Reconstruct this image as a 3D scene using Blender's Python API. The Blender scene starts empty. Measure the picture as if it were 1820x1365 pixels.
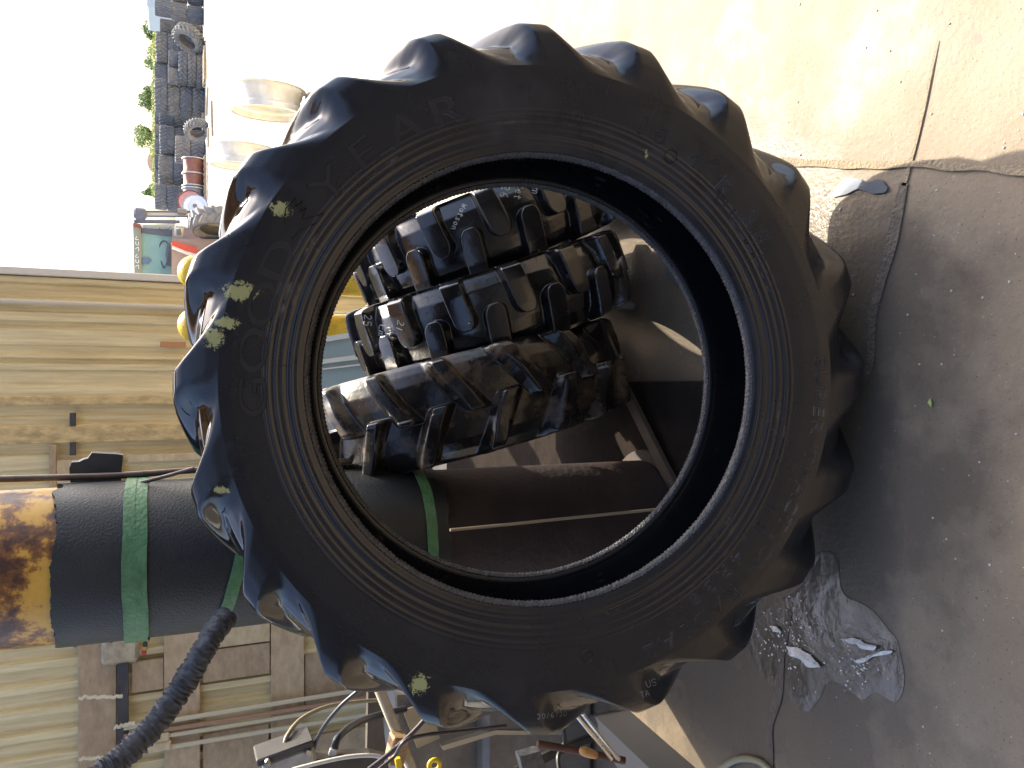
import bpy, math, random
import numpy as np
from mathutils import Vector, Matrix, noise
from mathutils.bvhtree import BVHTree
R_ = math.radians
random.seed(7)
scene = bpy.context.scene
C = scene.collection
# ---------------------------------------------------------------- camera, light, exposure
PITCH = R_(23.7); CAMZ = 1.512; FPX = 1367.0
F = Vector((0, math.cos(PITCH), -math.sin(PITCH))); U = Vector((0, math.sin(PITCH), math.cos(PITCH))); RT = Vector((1, 0, 0))
CAM = Vector((0, 0, CAMZ))
cd = bpy.data.cameras.new('camera'); cam = bpy.data.objects.new('camera', cd); C.objects.link(cam)
cd.sensor_width = 36; cd.lens = FPX / 1820 * 36; cd.clip_start = 0.05; cd.clip_end = 2000
m = Matrix((( -U.x, RT.x, -F.x, 0), (-U.y, RT.y, -F.y, 0), (-U.z, RT.z, -F.z, 0), (0, 0, 0, 1)))
m.translation = CAM; cam.matrix_world = m
scene.camera = cam
SUN_EL, SUN_AZ = R_(46), R_(31)      # azimuth clockwise from +Y
w = bpy.data.worlds.new('World'); scene.world = w; w.use_nodes = True
nt = w.node_tree; bg = nt.nodes['Background']
sky = nt.nodes.new('ShaderNodeTexSky'); sky.sky_type = 'NISHITA'; sky.sun_disc = False
sky.sun_elevation = SUN_EL; sky.sun_rotation = SUN_AZ; sky.air_density = .75; sky.dust_density = 4.0
nt.links.new(sky.outputs[0], bg.inputs[0]); bg.inputs[1].default_value = 0.145
sl = bpy.data.lights.new('sun', 'SUN'); sl.energy = 3.0; sl.angle = R_(0.6); sl.color = (1, .91, .74)
so = bpy.data.objects.new('sun', sl); C.objects.link(so)
sd = Vector((math.cos(SUN_EL) * math.sin(SUN_AZ), math.cos(SUN_EL) * math.cos(SUN_AZ), math.sin(SUN_EL)))
so.rotation_euler = sd.to_track_quat('Z', 'Y').to_euler()
scene.view_settings.view_transform = 'Standard'; scene.view_settings.look = 'None'
scene.view_settings.exposure = 2.02; scene.view_settings.gamma = 1
try:
    scene.cycles.max_bounces = 8; scene.cycles.sample_clamp_indirect = 6
except Exception: pass

# ---------------------------------------------------------------- pixel helpers (photo 1820 x 1365)
def ray(x, y):
    return (F + RT * ((682.5 - y) / FPX) + U * ((910 - x) / FPX)).normalized()
def at(x, y, Y):
    d = ray(x, y); return CAM + d * (Y / d.y)
def gr(x, y, z=0.0):
    d = ray(x, y); return CAM + d * ((z - CAMZ) / d.z)

# ---------------------------------------------------------------- materials
MATS = {}
def mat(name, c1, rough=.6, c2=None, scale=5.0, metal=0.0, bump=0.0, bscale=40, coat=0.0, detail=6, lo=.35, hi=.65, spec=.5, stretch=None, rough2=None):
    if name in MATS: return MATS[name]
    M = bpy.data.materials.new(name); M.use_nodes = True; n = M.node_tree.nodes; L = M.node_tree.links
    b = n['Principled BSDF']; b.inputs['Roughness'].default_value = rough; b.inputs['Metallic'].default_value = metal
    b.inputs['Coat Weight'].default_value = coat; b.inputs['Specular IOR Level'].default_value = spec
    b.inputs['Base Color'].default_value = (*c1, 1)
    tc = n.new('ShaderNodeTexCoord'); mp = n.new('ShaderNodeMapping'); L.new(tc.outputs['Object'], mp.inputs[0])
    if stretch: mp.inputs['Scale'].default_value = stretch
    if c2 or rough2 is not None:
        t = n.new('ShaderNodeTexNoise'); t.inputs['Scale'].default_value = scale; t.inputs['Detail'].default_value = detail; t.inputs['Roughness'].default_value = .65
        L.new(mp.outputs[0], t.inputs[0])
        r = n.new('ShaderNodeMapRange'); r.inputs[1].default_value = lo; r.inputs[2].default_value = hi; L.new(t.outputs[0], r.inputs[0])
        if c2:
            x = n.new('ShaderNodeMix'); x.data_type = 'RGBA'; x.inputs[6].default_value = (*c1, 1); x.inputs[7].default_value = (*c2, 1)
            L.new(r.outputs[0], x.inputs[0]); L.new(x.outputs[2], b.inputs['Base Color'])
        if rough2 is not None:
            q = n.new('ShaderNodeMapRange'); q.inputs[3].default_value = rough; q.inputs[4].default_value = rough2; L.new(r.outputs[0], q.inputs[0]); L.new(q.outputs[0], b.inputs['Roughness'])
    if bump:
        t2 = n.new('ShaderNodeTexNoise'); t2.inputs['Scale'].default_value = bscale; t2.inputs['Detail'].default_value = 5
        L.new(mp.outputs[0], t2.inputs[0]); bp = n.new('ShaderNodeBump'); bp.inputs['Strength'].default_value = bump; bp.inputs['Distance'].default_value = .01
        L.new(t2.outputs[0], bp.inputs['Height']); L.new(bp.outputs[0], b.inputs['Normal'])
    MATS[name] = M; return M

# ---------------------------------------------------------------- object helpers
def link(o, parent=None):
    C.objects.link(o)
    if parent is not None: o.parent = parent
    return o
def mesh(name, verts, faces, m, parent=None, smooth=False, auto=None):
    me = bpy.data.meshes.new(name); me.from_pydata([tuple(v) for v in verts], [], faces)
    if not isinstance(m, (list, tuple)): m = [m]
    for k in m: me.materials.append(k)
    if smooth: me.polygons.foreach_set('use_smooth', [True] * len(me.polygons))
    if auto is not None:
        me.polygons.foreach_set('use_smooth', [True] * len(me.polygons)); me.set_sharp_from_angle(angle=R_(auto))
    me.update(); o = bpy.data.objects.new(name, me); return link(o, parent)
def empty(name, loc=(0, 0, 0), rot=(0, 0, 0)):
    o = bpy.data.objects.new(name, None); o.location = loc; o.rotation_euler = rot; o.empty_display_size = .1; return link(o)
def tag(o, label=None, cat=None, group=None, kind=None):
    if label: o['label'] = label
    if cat: o['category'] = cat
    if group: o['group'] = group
    if kind: o['kind'] = kind
    return o
class MB:
    def __init__(s): s.v = []; s.f = []
    def add(s, vs, fs):
        k = len(s.v); s.v += [Vector(v) for v in vs]; s.f += [tuple(i + k for i in f) for f in fs]
    def box(s, c, d, M=None, bev=0.0):
        x, y, z = d[0] / 2, d[1] / 2, d[2] / 2
        if bev <= 0:
            vs = [Vector((a * x, b * y, e * z)) for a in (-1, 1) for b in (-1, 1) for e in (-1, 1)]
            fs = [(0, 1, 3, 2), (4, 6, 7, 5), (0, 4, 5, 1), (2, 3, 7, 6), (0, 2, 6, 4), (1, 5, 7, 3)]
        else:
            g = min(bev, x * .95, y * .95, z * .95); vs = []; idx = {}
            for a in (-1, 1):
                for b in (-1, 1):
                    for e in (-1, 1):
                        for k, p in enumerate(((x, y - g, z - g), (x - g, y, z - g), (x - g, y - g, z))):
                            idx[(a, b, e, k)] = len(vs); vs.append(Vector((a * p[0], b * p[1], e * p[2])))
            fs = []
            for a in (-1, 1):
                for k, q in ((0, [(a, -1, -1), (a, 1, -1), (a, 1, 1), (a, -1, 1)]), (1, [(-1, a, -1), (-1, a, 1), (1, a, 1), (1, a, -1)]), (2, [(-1, -1, a), (1, -1, a), (1, 1, a), (-1, 1, a)])):
                    t = [idx[(*p, k)] for p in q]; fs.append(tuple(t if a > 0 else t[::-1]))
            for a in (-1, 1):
                for b in (-1, 1):
                    fs += [(idx[a, b, -1, 0], idx[a, b, 1, 0], idx[a, b, 1, 1], idx[a, b, -1, 1]), (idx[a, -1, b, 0], idx[a, 1, b, 0], idx[a, 1, b, 2], idx[a, -1, b, 2]), (idx[-1, a, b, 1], idx[1, a, b, 1], idx[1, a, b, 2], idx[-1, a, b, 2])]
                    for e in (-1, 1): fs.append((idx[a, b, e, 0], idx[a, b, e, 1], idx[a, b, e, 2]))
        if M is not None: vs = [M @ v for v in vs]
        s.add([v + Vector(c) for v in vs], fs)
    def beam(s, a, b, wd, ht, bev=0.0, up=Vector((0, 0, 1))):
        a, b = Vector(a), Vector(b); d = (b - a); L = d.length; d.normalize()
        if abs(d.dot(up)) > .98: up = Vector((0, 1, 0))
        sx = d.cross(up).normalized(); uz = sx.cross(d)
        M = Matrix((sx, d, uz)).transposed(); s.box((a + b) / 2, (wd, L, ht), M, bev)
    def tube(s, pts, r, n=12, cap=True, rf=None):
        pts = [Vector(p) for p in pts]; N = len(pts); vs = []; fs = []; ref = None
        for i, p in enumerate(pts):
            d = (pts[min(i + 1, N - 1)] - pts[max(i - 1, 0)]).normalized()
            if ref is None: ref = d.orthogonal().normalized()
            ref = (ref - d * ref.dot(d)).normalized(); bt = d.cross(ref)
            for k in range(n):
                t = 2 * math.pi * k / n; rr = r[i] if isinstance(r, (list, tuple)) else r
                if rf: rr *= rf(i, k)
                vs.append(p + (ref * math.cos(t) + bt * math.sin(t)) * rr)
        for i in range(N - 1):
            for k in range(n): fs.append((i * n + k, i * n + (k + 1) % n, (i + 1) * n + (k + 1) % n, (i + 1) * n + k))
        if cap: fs += [tuple(range(n))[::-1], tuple(range((N - 1) * n, N * n))]
        s.add(vs, fs)
    def lathe(s, prof, c=(0, 0, 0), n=48, M=None, closed=False):
        vs = []; fs = []; P = len(prof)
        for i in range(n):
            t = 2 * math.pi * i / n
            for r, z in prof:
                v = Vector((r * math.cos(t), r * math.sin(t), z)); vs.append((M @ v if M is not None else v) + Vector(c))
        for i in range(n):
            j = (i + 1) % n
            for k in range(P if closed else P - 1):
                l = (k + 1) % P; fs.append((i * P + k, j * P + k, j * P + l, i * P + l))
        s.add(vs, fs)
    def build(s, name, m, parent=None, auto=40): return mesh(name, s.v, s.f, m, parent, auto=auto)
def smooth_pts(pts, n=8):
    pts = [Vector(p) for p in pts]; out = []
    for i in range(len(pts) - 1):
        p0, p1, p2, p3 = pts[max(i - 1, 0)], pts[i], pts[i + 1], pts[min(i + 2, len(pts) - 1)]
        for k in range(n):
            t = k / n; out.append(.5 * ((2 * p1) + (p2 - p0) * t + (2 * p0 - 5 * p1 + 4 * p2 - p3) * t * t + (3 * p1 - p0 - 3 * p2 + p3) * t ** 3))
    out.append(pts[-1]); return out

# ---------------------------------------------------------------- tyre generator
def dens(poly, n, sm=5):
    p = np.array(poly, float); d = np.r_[0, np.cumsum(np.hypot(*np.diff(p, axis=0).T))]; d /= d[-1]
    t = np.linspace(0, 1, n); q = np.c_[np.interp(t, d, p[:, 0]), np.interp(t, d, p[:, 1])]
    for _ in range(sm):
        q[1:-1] = (q[:-2] + 2 * q[1:-1] + q[2:]) / 4
    return q
def sstep(a, b, x):
    t = np.clip((x - a) / (b - a), 0, 1); return t * t * (3 - 2 * t)
def make_tyre_mesh(name, side, out, car, inner, nl, nth, nq, wl, slant, m, phase=0.0, flip=1, edge=.10, reach=.06, curve=1.0, roundend=0.0, worn=0.0, sm=4, ridges=None, wobble=0.0, shoulder_soft=1.0, nside=None, widen=0.0):
    """side: bead->merge profile (a>0); out / car: merge->centre; inner: centre->bead. local z = axle"""
    ns = nside or max(6, nq // 2)
    S = dens(side, ns, sm); O = dens(out, nq, sm); K = dens(car, nq, sm); I = dens(inner, max(6, nq // 4), 2)
    if ridges is not None:
        t = np.linspace(0, 1, ns)
        for (c, wdt, h) in ridges: S[:, 0] += .65 * h * np.exp(-((S[:, 1] - c) / wdt) ** 2)
    th = np.linspace(0, 2 * np.pi, nth, endpoint=False); pitch = 2 * np.pi / nl
    t = np.linspace(1, 0, nq)                 # 1 at shoulder, 0 at centre
    def mask(tt, off, side_):
        # lug mask for one side; tt from 1 (shoulder) to -reach (beyond centre)
        q = 1 - tt
        cen = off + flip * slant * (q ** curve)
        d = (th[:, None] - phase - cen[None, :] + wob[:, None]) / pitch
        d = np.abs((d + .5) % 1 - .5)
        hw = wl * (.5 + .5 * widen * sstep(.60, 1.0, tt))
        if roundend > 0:
            e = np.clip((tt + reach) / roundend, 0, 1); hw = hw * np.sqrt(np.clip(1 - (1 - e) ** 2, 0, 1)) 
        ed = edge * (1 + (shoulder_soft - 1) * sstep(.55, 1, tt))
        M = 1 - sstep(hw[None, :] * 1.0 - ed[None, :] / 2, hw[None, :] + ed[None, :] / 2, d)
        return M * sstep(-reach - .02, -reach + .04, tt)[None, :]
    wob = wobble * (np.sin(th * 3 + 1) + np.sin(th * 7.3))
    V = []
    # front (a>0) half: q=1..0 ; rear half mirrored with half pitch offset
    MF = np.maximum(mask(t, 0, 1), mask(-t, pitch / 2, 1) * (t < reach + .08)[None, :])
    MR = np.maximum(mask(t, pitch / 2, -1), mask(-t, 0, -1) * (t < reach + .08)[None, :])
    if worn:
        wn = np.array([[noise.noise(Vector((math.cos(a) * 3, math.sin(a) * 3, k * 3))) for k in t] for a in th]); 
        MF = MF * (1 + worn * wn); MR = MR * (1 - worn * wn)
    def ring(a, r): return np.stack([r * np.cos(th), r * np.sin(th), a + 0 * th], 1)
    rows = []
    for i in range(ns): rows.append(ring(S[i, 0], S[i, 1]))
    for k in range(nq):
        a = K[k, 0] + (O[k, 0] - K[k, 0]) * MF[:, k]; r = K[k, 1] + (O[k, 1] - K[k, 1]) * MF[:, k]; rows.append(ring(a, r))
    for k in range(nq - 2, -1, -1):
        a = K[k, 0] + (O[k, 0] - K[k, 0]) * MR[:, k]; r = K[k, 1] + (O[k, 1] - K[k, 1]) * MR[:, k]; rows.append(ring(-a, r))
    for i in range(ns - 1, -1, -1): rows.append(ring(-S[i, 0], S[i, 1]))
    J = np.r_[I[::-1] * [-1, 1], I[1:]]
    for a, r in J: rows.append(ring(a, r))
    P = len(rows); V = np.stack(rows, 0).reshape(-1, 3)
    i0 = np.arange(P)[:, None]; i1 = (i0 + 1) % P; j0 = np.arange(nth)[None, :]; j1 = (j0 + 1) % nth
    Fq = np.stack([i0 * nth + j0 + 0 * i1, i1 * nth + j0, i1 * nth + j1, i0 * nth + j1 + 0 * i1], -1).reshape(-1, 4)
    me = bpy.data.meshes.new(name); me.from_pydata(V.tolist(), [], Fq.tolist())
    me.polygons.foreach_set('use_smooth', np.ones(len(Fq), bool)); me.materials.append(m); me.update()
    me.validate(); return me
def std_profiles(R, rb, hw, lug, wb=None):
    """generic R1 tyre profiles"""
    wb = wb or hw * .72
    s = R - rb
    side = [(wb - .012, rb), (wb + .002, rb + .006), (wb + .012, rb + .03 * s / .28), (hw * .93, rb + .3 * s), (hw * 1.0, rb + .52 * s), (hw * .99, rb + .62 * s)]
    out = [(hw * .99, rb + .62 * s), (hw * .985, R - .075 * R / .77), (hw * .95, R - .035 * R / .77), (hw * .90, R - .010), (hw * .6, R - .003), (0, R)]
    car = [(hw * .99, rb + .62 * s), (hw * .92, R - lug - .045 * R / .77), (hw * .8, R - lug - .02), (hw * .6, R - lug - .006), (hw * .3, R - lug), (0, R - lug)]
    th = .018
    inner = [(0, R - lug - th), (hw * .7, R - lug - .04), (hw * .85, rb + .62 * s), (hw * .82, rb + .35 * s), (wb - .02, rb + .10 * s), (wb - .024, rb + .01)]
    return side, out, car, inner

# ---------------------------------------------------------------- shared materials
def rubber(name, base=(.012, .012, .013), r0=.16, r1=.38, dust=None, dlo=.55, dhi=.8, dscale=6, bump=.15, bscale=90, coat=0.0, spots=None, byrad=None, ringdirt=None, spec=.5):
    M = bpy.data.materials.new(name); M.use_nodes = True; n = M.node_tree.nodes; L = M.node_tree.links; b = n['Principled BSDF']
    tc = n.new('ShaderNodeTexCoord'); N1 = n.new('ShaderNodeTexNoise'); N1.inputs['Scale'].default_value = 7; N1.inputs['Detail'].default_value = 8; N1.inputs['Roughness'].default_value = .6
    L.new(tc.outputs['Object'], N1.inputs[0])
    q = n.new('ShaderNodeMapRange'); q.inputs[1].default_value = .35; q.inputs[2].default_value = .68; q.inputs[3].default_value = r0; q.inputs[4].default_value = r1
    L.new(N1.outputs[0], q.inputs[0]); rough = q.outputs[0]
    col = n.new('ShaderNodeRGB'); col.outputs[0].default_value = (*base, 1); cur = col.outputs[0]
    def mixin(fac, c):
        nonlocal cur
        x = n.new('ShaderNodeMix'); x.data_type = 'RGBA'; x.inputs[7].default_value = (*c, 1); L.new(cur, x.inputs[6]); L.new(fac, x.inputs[0]); cur = x.outputs[2]
    def mth(op, a, bb, clamp=False):
        x = n.new('ShaderNodeMath'); x.operation = op; x.use_clamp = clamp
        for i, s in enumerate((a, bb)):
            if isinstance(s, (int, float)): x.inputs[i].default_value = s
            else: L.new(s, x.inputs[i])
        return x.outputs[0]
    if byrad:      # matt side faces, glossy grooves
        sx = n.new('ShaderNodeSeparateXYZ'); L.new(tc.outputs['Object'], sx.inputs[0]); ab = mth('ABSOLUTE', sx.outputs[2], 0)
        rr_ = n.new('ShaderNodeMapRange'); rr_.inputs[1].default_value = byrad[0]; rr_.inputs[2].default_value = byrad[1]; rr_.inputs[3].default_value = 0; rr_.inputs[4].default_value = byrad[2]
        vl = n.new('ShaderNodeVectorMath'); vl.operation = 'MULTIPLY'; vl.inputs[1].default_value = (1, 1.03, 0); L.new(tc.outputs['Object'], vl.inputs[0]); v2 = n.new('ShaderNodeVectorMath'); v2.operation = 'LENGTH'; L.new(vl.outputs[0], v2.inputs[0])
        L.new(ab, rr_.inputs[0]); inner_ = mth('MULTIPLY', mth('LESS_THAN', v2.outputs['Value'], .655), byrad[2]); rough = mth('ADD', rough, mth('MAXIMUM', rr_.outputs[0], inner_), True)
    if dust:
        N2 = n.new('ShaderNodeTexNoise'); N2.inputs['Scale'].default_value = dscale; N2.inputs['Detail'].default_value = 10; N2.inputs['Roughness'].default_value = .7
        L.new(tc.outputs['Object'], N2.inputs[0]); r = n.new('ShaderNodeMapRange'); r.inputs[1].default_value = dlo; r.inputs[2].default_value = dhi; L.new(N2.outputs[0], r.inputs[0])
        mixin(r.outputs[0], dust); rough = mth('ADD', rough, mth('MULTIPLY', r.outputs[0], .4), True)
    if ringdirt:      # dried mud caught in the ridges round the bead
        sx2 = n.new('ShaderNodeVectorMath'); sx2.operation = 'MULTIPLY'; sx2.inputs[1].default_value = (1, 1, 0); L.new(tc.outputs['Object'], sx2.inputs[0]); l2 = n.new('ShaderNodeVectorMath'); l2.operation = 'LENGTH'; L.new(sx2.outputs[0], l2.inputs[0])
        nr = n.new('ShaderNodeTexNoise'); nr.inputs['Scale'].default_value = 8; nr.inputs['Detail'].default_value = 12; nr.inputs['Roughness'].default_value = .75; L.new(tc.outputs['Object'], nr.inputs[0])
        w_ = mth('MULTIPLY', mth('SUBTRACT', l2.outputs['Value'], ringdirt[0]), 330.0); sn = mth('MULTIPLY', mth('SINE', w_, 0), .06)
        dd = mth('SUBTRACT', 1.0, mth('MULTIPLY', mth('ABSOLUTE', mth('SUBTRACT', l2.outputs['Value'], (ringdirt[0] + ringdirt[1]) / 2), 0), 2 / (ringdirt[1] - ringdirt[0])), True)
        g2 = n.new('ShaderNodeMapRange'); g2.inputs[1].default_value = .70; g2.inputs[2].default_value = .84; L.new(mth('ADD', mth('ADD', nr.outputs[0], sn), mth('MULTIPLY', dd, .12)), g2.inputs[0])
        mixin(mth('MULTIPLY', g2.outputs[0], mth('GREATER_THAN', dd, .01)), ringdirt[2]); rough = mth('ADD', rough, mth('MULTIPLY', mth('MULTIPLY', g2.outputs[0], mth('GREATER_THAN', dd, .01)), .4), True)
    if spots:     # (position, radius, colour): smears with ragged edges
        N3 = n.new('ShaderNodeTexNoise'); N3.inputs['Scale'].default_value = 120; N3.inputs['Detail'].default_value = 8; N3.inputs['Roughness'].default_value = .8
        L.new(tc.outputs['Object'], N3.inputs[0])
        for p, sc_, c, th in spots:
            mp = n.new('ShaderNodeMapping'); mp.vector_type = 'POINT'
            mp.inputs['Location'].default_value = tuple(-a * b2 for a, b2 in zip(p, sc_)); mp.inputs['Scale'].default_value = sc_
            L.new(tc.outputs['Object'], mp.inputs[0]); vl = n.new('ShaderNodeVectorMath'); vl.operation = 'LENGTH'; L.new(mp.outputs[0], vl.inputs[0])
            f = mth('SUBTRACT', 1.0, vl.outputs['Value'], True); g = mth('GREATER_THAN', mth('ADD', mth('MULTIPLY', f, .5), N3.outputs[0]), th)
            g = mth('MULTIPLY', g, mth('GREATER_THAN', f, .02)); mixin(g, c); rough = mth('ADD', rough, mth('MULTIPLY', g, .5), True)
    L.new(cur, b.inputs['Base Color']); L.new(rough, b.inputs['Roughness']); b.inputs['Coat Weight'].default_value = coat; b.inputs['Coat Roughness'].default_value = .08; b.inputs['Specular IOR Level'].default_value = spec
    if bump:
        N4 = n.new('ShaderNodeTexNoise'); N4.inputs['Scale'].default_value = bscale; N4.inputs['Detail'].default_value = 4; L.new(tc.outputs['Object'], N4.inputs[0])
        N5 = n.new('ShaderNodeTexNoise'); N5.inputs['Scale'].default_value = 9; N5.inputs['Detail'].default_value = 3; L.new(tc.outputs['Object'], N5.inputs[0])
        bp = n.new('ShaderNodeBump'); bp.inputs['Strength'].default_value = bump; bp.inputs['Distance'].default_value = .004
        L.new(mth('ADD', mth('MULTIPLY', N4.outputs[0], .3), mth('MULTIPLY', N5.outputs[0], 1.5)), bp.inputs['Height']); L.new(bp.outputs[0], b.inputs['Normal'])
    MATS[name] = M; return M
M_conc = None
steel = mat('bare_steel', (.45, .45, .43), .35, (.25, .24, .22), 9, metal=.9)
rust = mat('rusty_steel', (.16, .065, .03), .75, (.07, .035, .025), 14, bump=.3)
darkmetal = mat('dark_metal', (.03, .03, .033), .45, (.06, .055, .05), 12, bump=.1)
wood = mat('timber', (.42, .28, .15), .7, (.25, .15, .08), 8, stretch=(8, 8, 1), bump=.2)

# ================================================================ SETTING
def ground_material():
    M = bpy.data.materials.new('stained_concrete'); M.use_nodes = True; n = M.node_tree.nodes; L = M.node_tree.links; b = n['Principled BSDF']
    tc = n.new('ShaderNodeTexCoord')
    def nz(sc, det=8, ro=.6):
        t = n.new('ShaderNodeTexNoise'); t.inputs['Scale'].default_value = sc; t.inputs['Detail'].default_value = det; t.inputs['Roughness'].default_value = ro; L.new(tc.outputs['Object'], t.inputs[0]); return t.outputs[0]
    def mr(s, a, c, d=0, e=1):
        r = n.new('ShaderNodeMapRange'); r.inputs[1].default_value = a; r.inputs[2].default_value = c; r.inputs[3].default_value = d; r.inputs[4].default_value = e; L.new(s, r.inputs[0]); return r.outputs[0]
    def mx(fac, a, c):
        x = n.new('ShaderNodeMix'); x.data_type = 'RGBA'
        for i, s in ((6, a), (7, c)):
            if isinstance(s, tuple): x.inputs[i].default_value = (*s, 1)
            else: L.new(s, x.inputs[i])
        L.new(fac, x.inputs[0]); return x.outputs[2]
    c = mx(mr(nz(1.3), .35, .65), (.225, .183, .132), (.165, .13, .09))
    c = mx(mr(nz(9), .62, .72), c, (.15, .125, .10))
    c = mx(mr(nz(90, 3), .62, .80), c, (.30, .26, .20))
    c = mx(mr(nz(160, 2), .64, .70), c, (.10, .085, .07))
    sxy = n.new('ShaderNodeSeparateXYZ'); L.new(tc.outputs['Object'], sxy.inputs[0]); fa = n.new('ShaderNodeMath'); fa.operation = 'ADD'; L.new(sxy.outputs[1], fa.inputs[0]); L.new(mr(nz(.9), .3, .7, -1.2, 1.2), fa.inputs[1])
    c = mx(mr(fa.outputs[0], 3.2, 6.0), c, (.50, .46, .38))  # far yard mixed paler, painting in its bright sheen
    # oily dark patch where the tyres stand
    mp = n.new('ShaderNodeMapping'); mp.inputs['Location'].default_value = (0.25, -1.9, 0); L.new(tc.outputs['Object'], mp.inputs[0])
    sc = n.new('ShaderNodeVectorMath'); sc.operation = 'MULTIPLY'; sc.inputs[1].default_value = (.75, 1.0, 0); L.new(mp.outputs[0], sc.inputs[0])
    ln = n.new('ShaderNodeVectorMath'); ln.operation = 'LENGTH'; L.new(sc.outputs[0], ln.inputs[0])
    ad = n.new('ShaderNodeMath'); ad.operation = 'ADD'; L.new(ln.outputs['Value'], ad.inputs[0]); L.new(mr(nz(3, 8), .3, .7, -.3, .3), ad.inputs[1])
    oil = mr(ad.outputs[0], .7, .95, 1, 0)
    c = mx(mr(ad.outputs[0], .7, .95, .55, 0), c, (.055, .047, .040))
    L.new(c, b.inputs['Base Color']); b.inputs['Specular IOR Level'].default_value = .12
    ro = n.new('ShaderNodeMath'); ro.operation = 'SUBTRACT'; L.new(mr(nz(4), .3, .7, .42, .62), ro.inputs[0]); m2 = n.new('ShaderNodeMath'); m2.operation = 'MULTIPLY'; m2.inputs[1].default_value = .3; L.new(oil, m2.inputs[0]); L.new(m2.outputs[0], ro.inputs[1])
    L.new(ro.outputs[0], b.inputs['Roughness'])
    bp = n.new('ShaderNodeBump'); bp.inputs['Strength'].default_value = .5; bp.inputs['Distance'].default_value = .004
    s2 = n.new('ShaderNodeMath'); s2.operation = 'ADD'; L.new(nz(70, 6), s2.inputs[0]); L.new(nz(6, 4), s2.inputs[1]); L.new(s2.outputs[0], bp.inputs['Height']); L.new(bp.outputs[0], b.inputs['Normal'])
    return M
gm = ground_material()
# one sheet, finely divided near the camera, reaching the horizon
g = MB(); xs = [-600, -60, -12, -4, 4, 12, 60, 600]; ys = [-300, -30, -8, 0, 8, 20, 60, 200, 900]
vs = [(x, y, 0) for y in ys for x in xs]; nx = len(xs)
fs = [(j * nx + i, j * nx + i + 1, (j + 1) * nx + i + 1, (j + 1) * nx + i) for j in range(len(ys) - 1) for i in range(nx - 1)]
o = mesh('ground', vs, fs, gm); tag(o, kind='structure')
# expansion joints and cracks: ragged strips of packed dirt
def strip(name, pts, wd, m, z=.004, jag=.35, n=14):
    P = smooth_pts([gr(*p) for p in pts], n); vs = []; fs = []
    for i, p in enumerate(P):
        d = (P[min(i + 1, len(P) - 1)] - P[max(i - 1, 0)]).normalized(); s = Vector((d.y, -d.x, 0)); w0 = wd[0] + (wd[1] - wd[0]) * i / (len(P) - 1)
        a = w0 * (.5 + jag * noise.noise(p * 9)); b = w0 * (.5 + jag * noise.noise(p * 11 + Vector((5, 2, 0)))); 
        vs += [(p.x - s.x * a, p.y - s.y * a, z), (p.x + s.x * b, p.y + s.y * b, z)]
    fs = [(2 * i, 2 * i + 1, 2 * i + 3, 2 * i + 2) for i in range(len(P) - 1)]
    o = mesh(name, vs, fs, m); tag(o, kind='structure'); return o
dirt = mat('packed_dirt', (.12, .095, .07), .8, (.07, .055, .042), 30, bump=.6, bscale=120)
dirt2 = mat('joint_filler', (.17, .135, .09), .8, (.23, .18, .11), 30, bump=.6, bscale=120)
strip('pavement_crack', [(1668, 72), (1655, 140), (1640, 210), (1620, 285), (1608, 330)], (.003, .016), dirt2)
strip('pavement_crack', [(1608, 325), (1595, 380), (1582, 450), (1562, 520), (1552, 570), (1546, 640), (1525, 700)], (.028, .022), dirt)
strip('pavement_crack', [(1405, 1085), (1392, 1150), (1388, 1215), (1372, 1290), (1368, 1365), (1360, 1420)], (.02, .03), dirt)
strip('pavement_crack', [(1120, 690), (1170, 705), (1215, 720), (1270, 745)], (.05, .06), dirt2)
strip('pavement_joint', [(1360, 286), (1450, 290), (1560, 294), (1660, 293), (1760, 300), (1900, 306)], (.02, .016), dirt2, z=.0075)
# puddles: thin water films
water = mat('puddle_water', (.16, .18, .22), .12, spec=1.0, metal=.5)
def puddle(pts, label):
    c = [gr(x, y) for x, y in pts]; P = smooth_pts(c + [c[0]], 6)[:-1]
    P = [p + Vector((noise.noise(p * 25), noise.noise(p * 25 + Vector((9, 0, 0))), 0)) * .012 for p in P]
    o = mesh('puddle', [(p.x, p.y, .0055) for p in P], [tuple(range(len(P)))], water); tag(o, kind='structure'); return o
puddle([(1482, 348), (1492, 328), (1515, 318), (1545, 322), (1580, 324), (1582, 336), (1560, 345), (1535, 338), (1510, 345)], '')
puddle([(1060, 545), (1085, 525), (1125, 535), (1128, 550), (1085, 548)], '')
puddle([(1185, 470), (1205, 478), (1225, 500), (1215, 510), (1190, 490)], '')
wetc = mat('wet_concrete_film', (.055, .046, .036), .10, (.085, .072, .055), 6, bump=.35, bscale=18, rough2=.30, spec=.7)
def wet(px, z):
    P = smooth_pts([gr(x, y) for x, y in px] + [gr(*px[0])], 8)[:-1]; P = [p + Vector((noise.noise(p * 12), noise.noise(p * 12 + Vector((9, 0, 0))), 0)) * .025 for p in P]
    tag(mesh('puddle', [(p.x, p.y, z) for p in P], [tuple(range(len(P)))], wetc), kind='structure')
wet([(1330, 1110), (1420, 1040), (1450, 985), (1490, 1005), (1500, 1060), (1560, 1095), (1600, 1150), (1602, 1230), (1550, 1240), (1480, 1215), (1440, 1260), (1400, 1240), (1340, 1180)], .0018)
glintm = mat('pale_glint', (.75, .72, .66), .3, (.5, .48, .45), 60, bump=.6, bscale=80)  # pale raised shapes stand in for bright reflections on the wet floor
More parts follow.
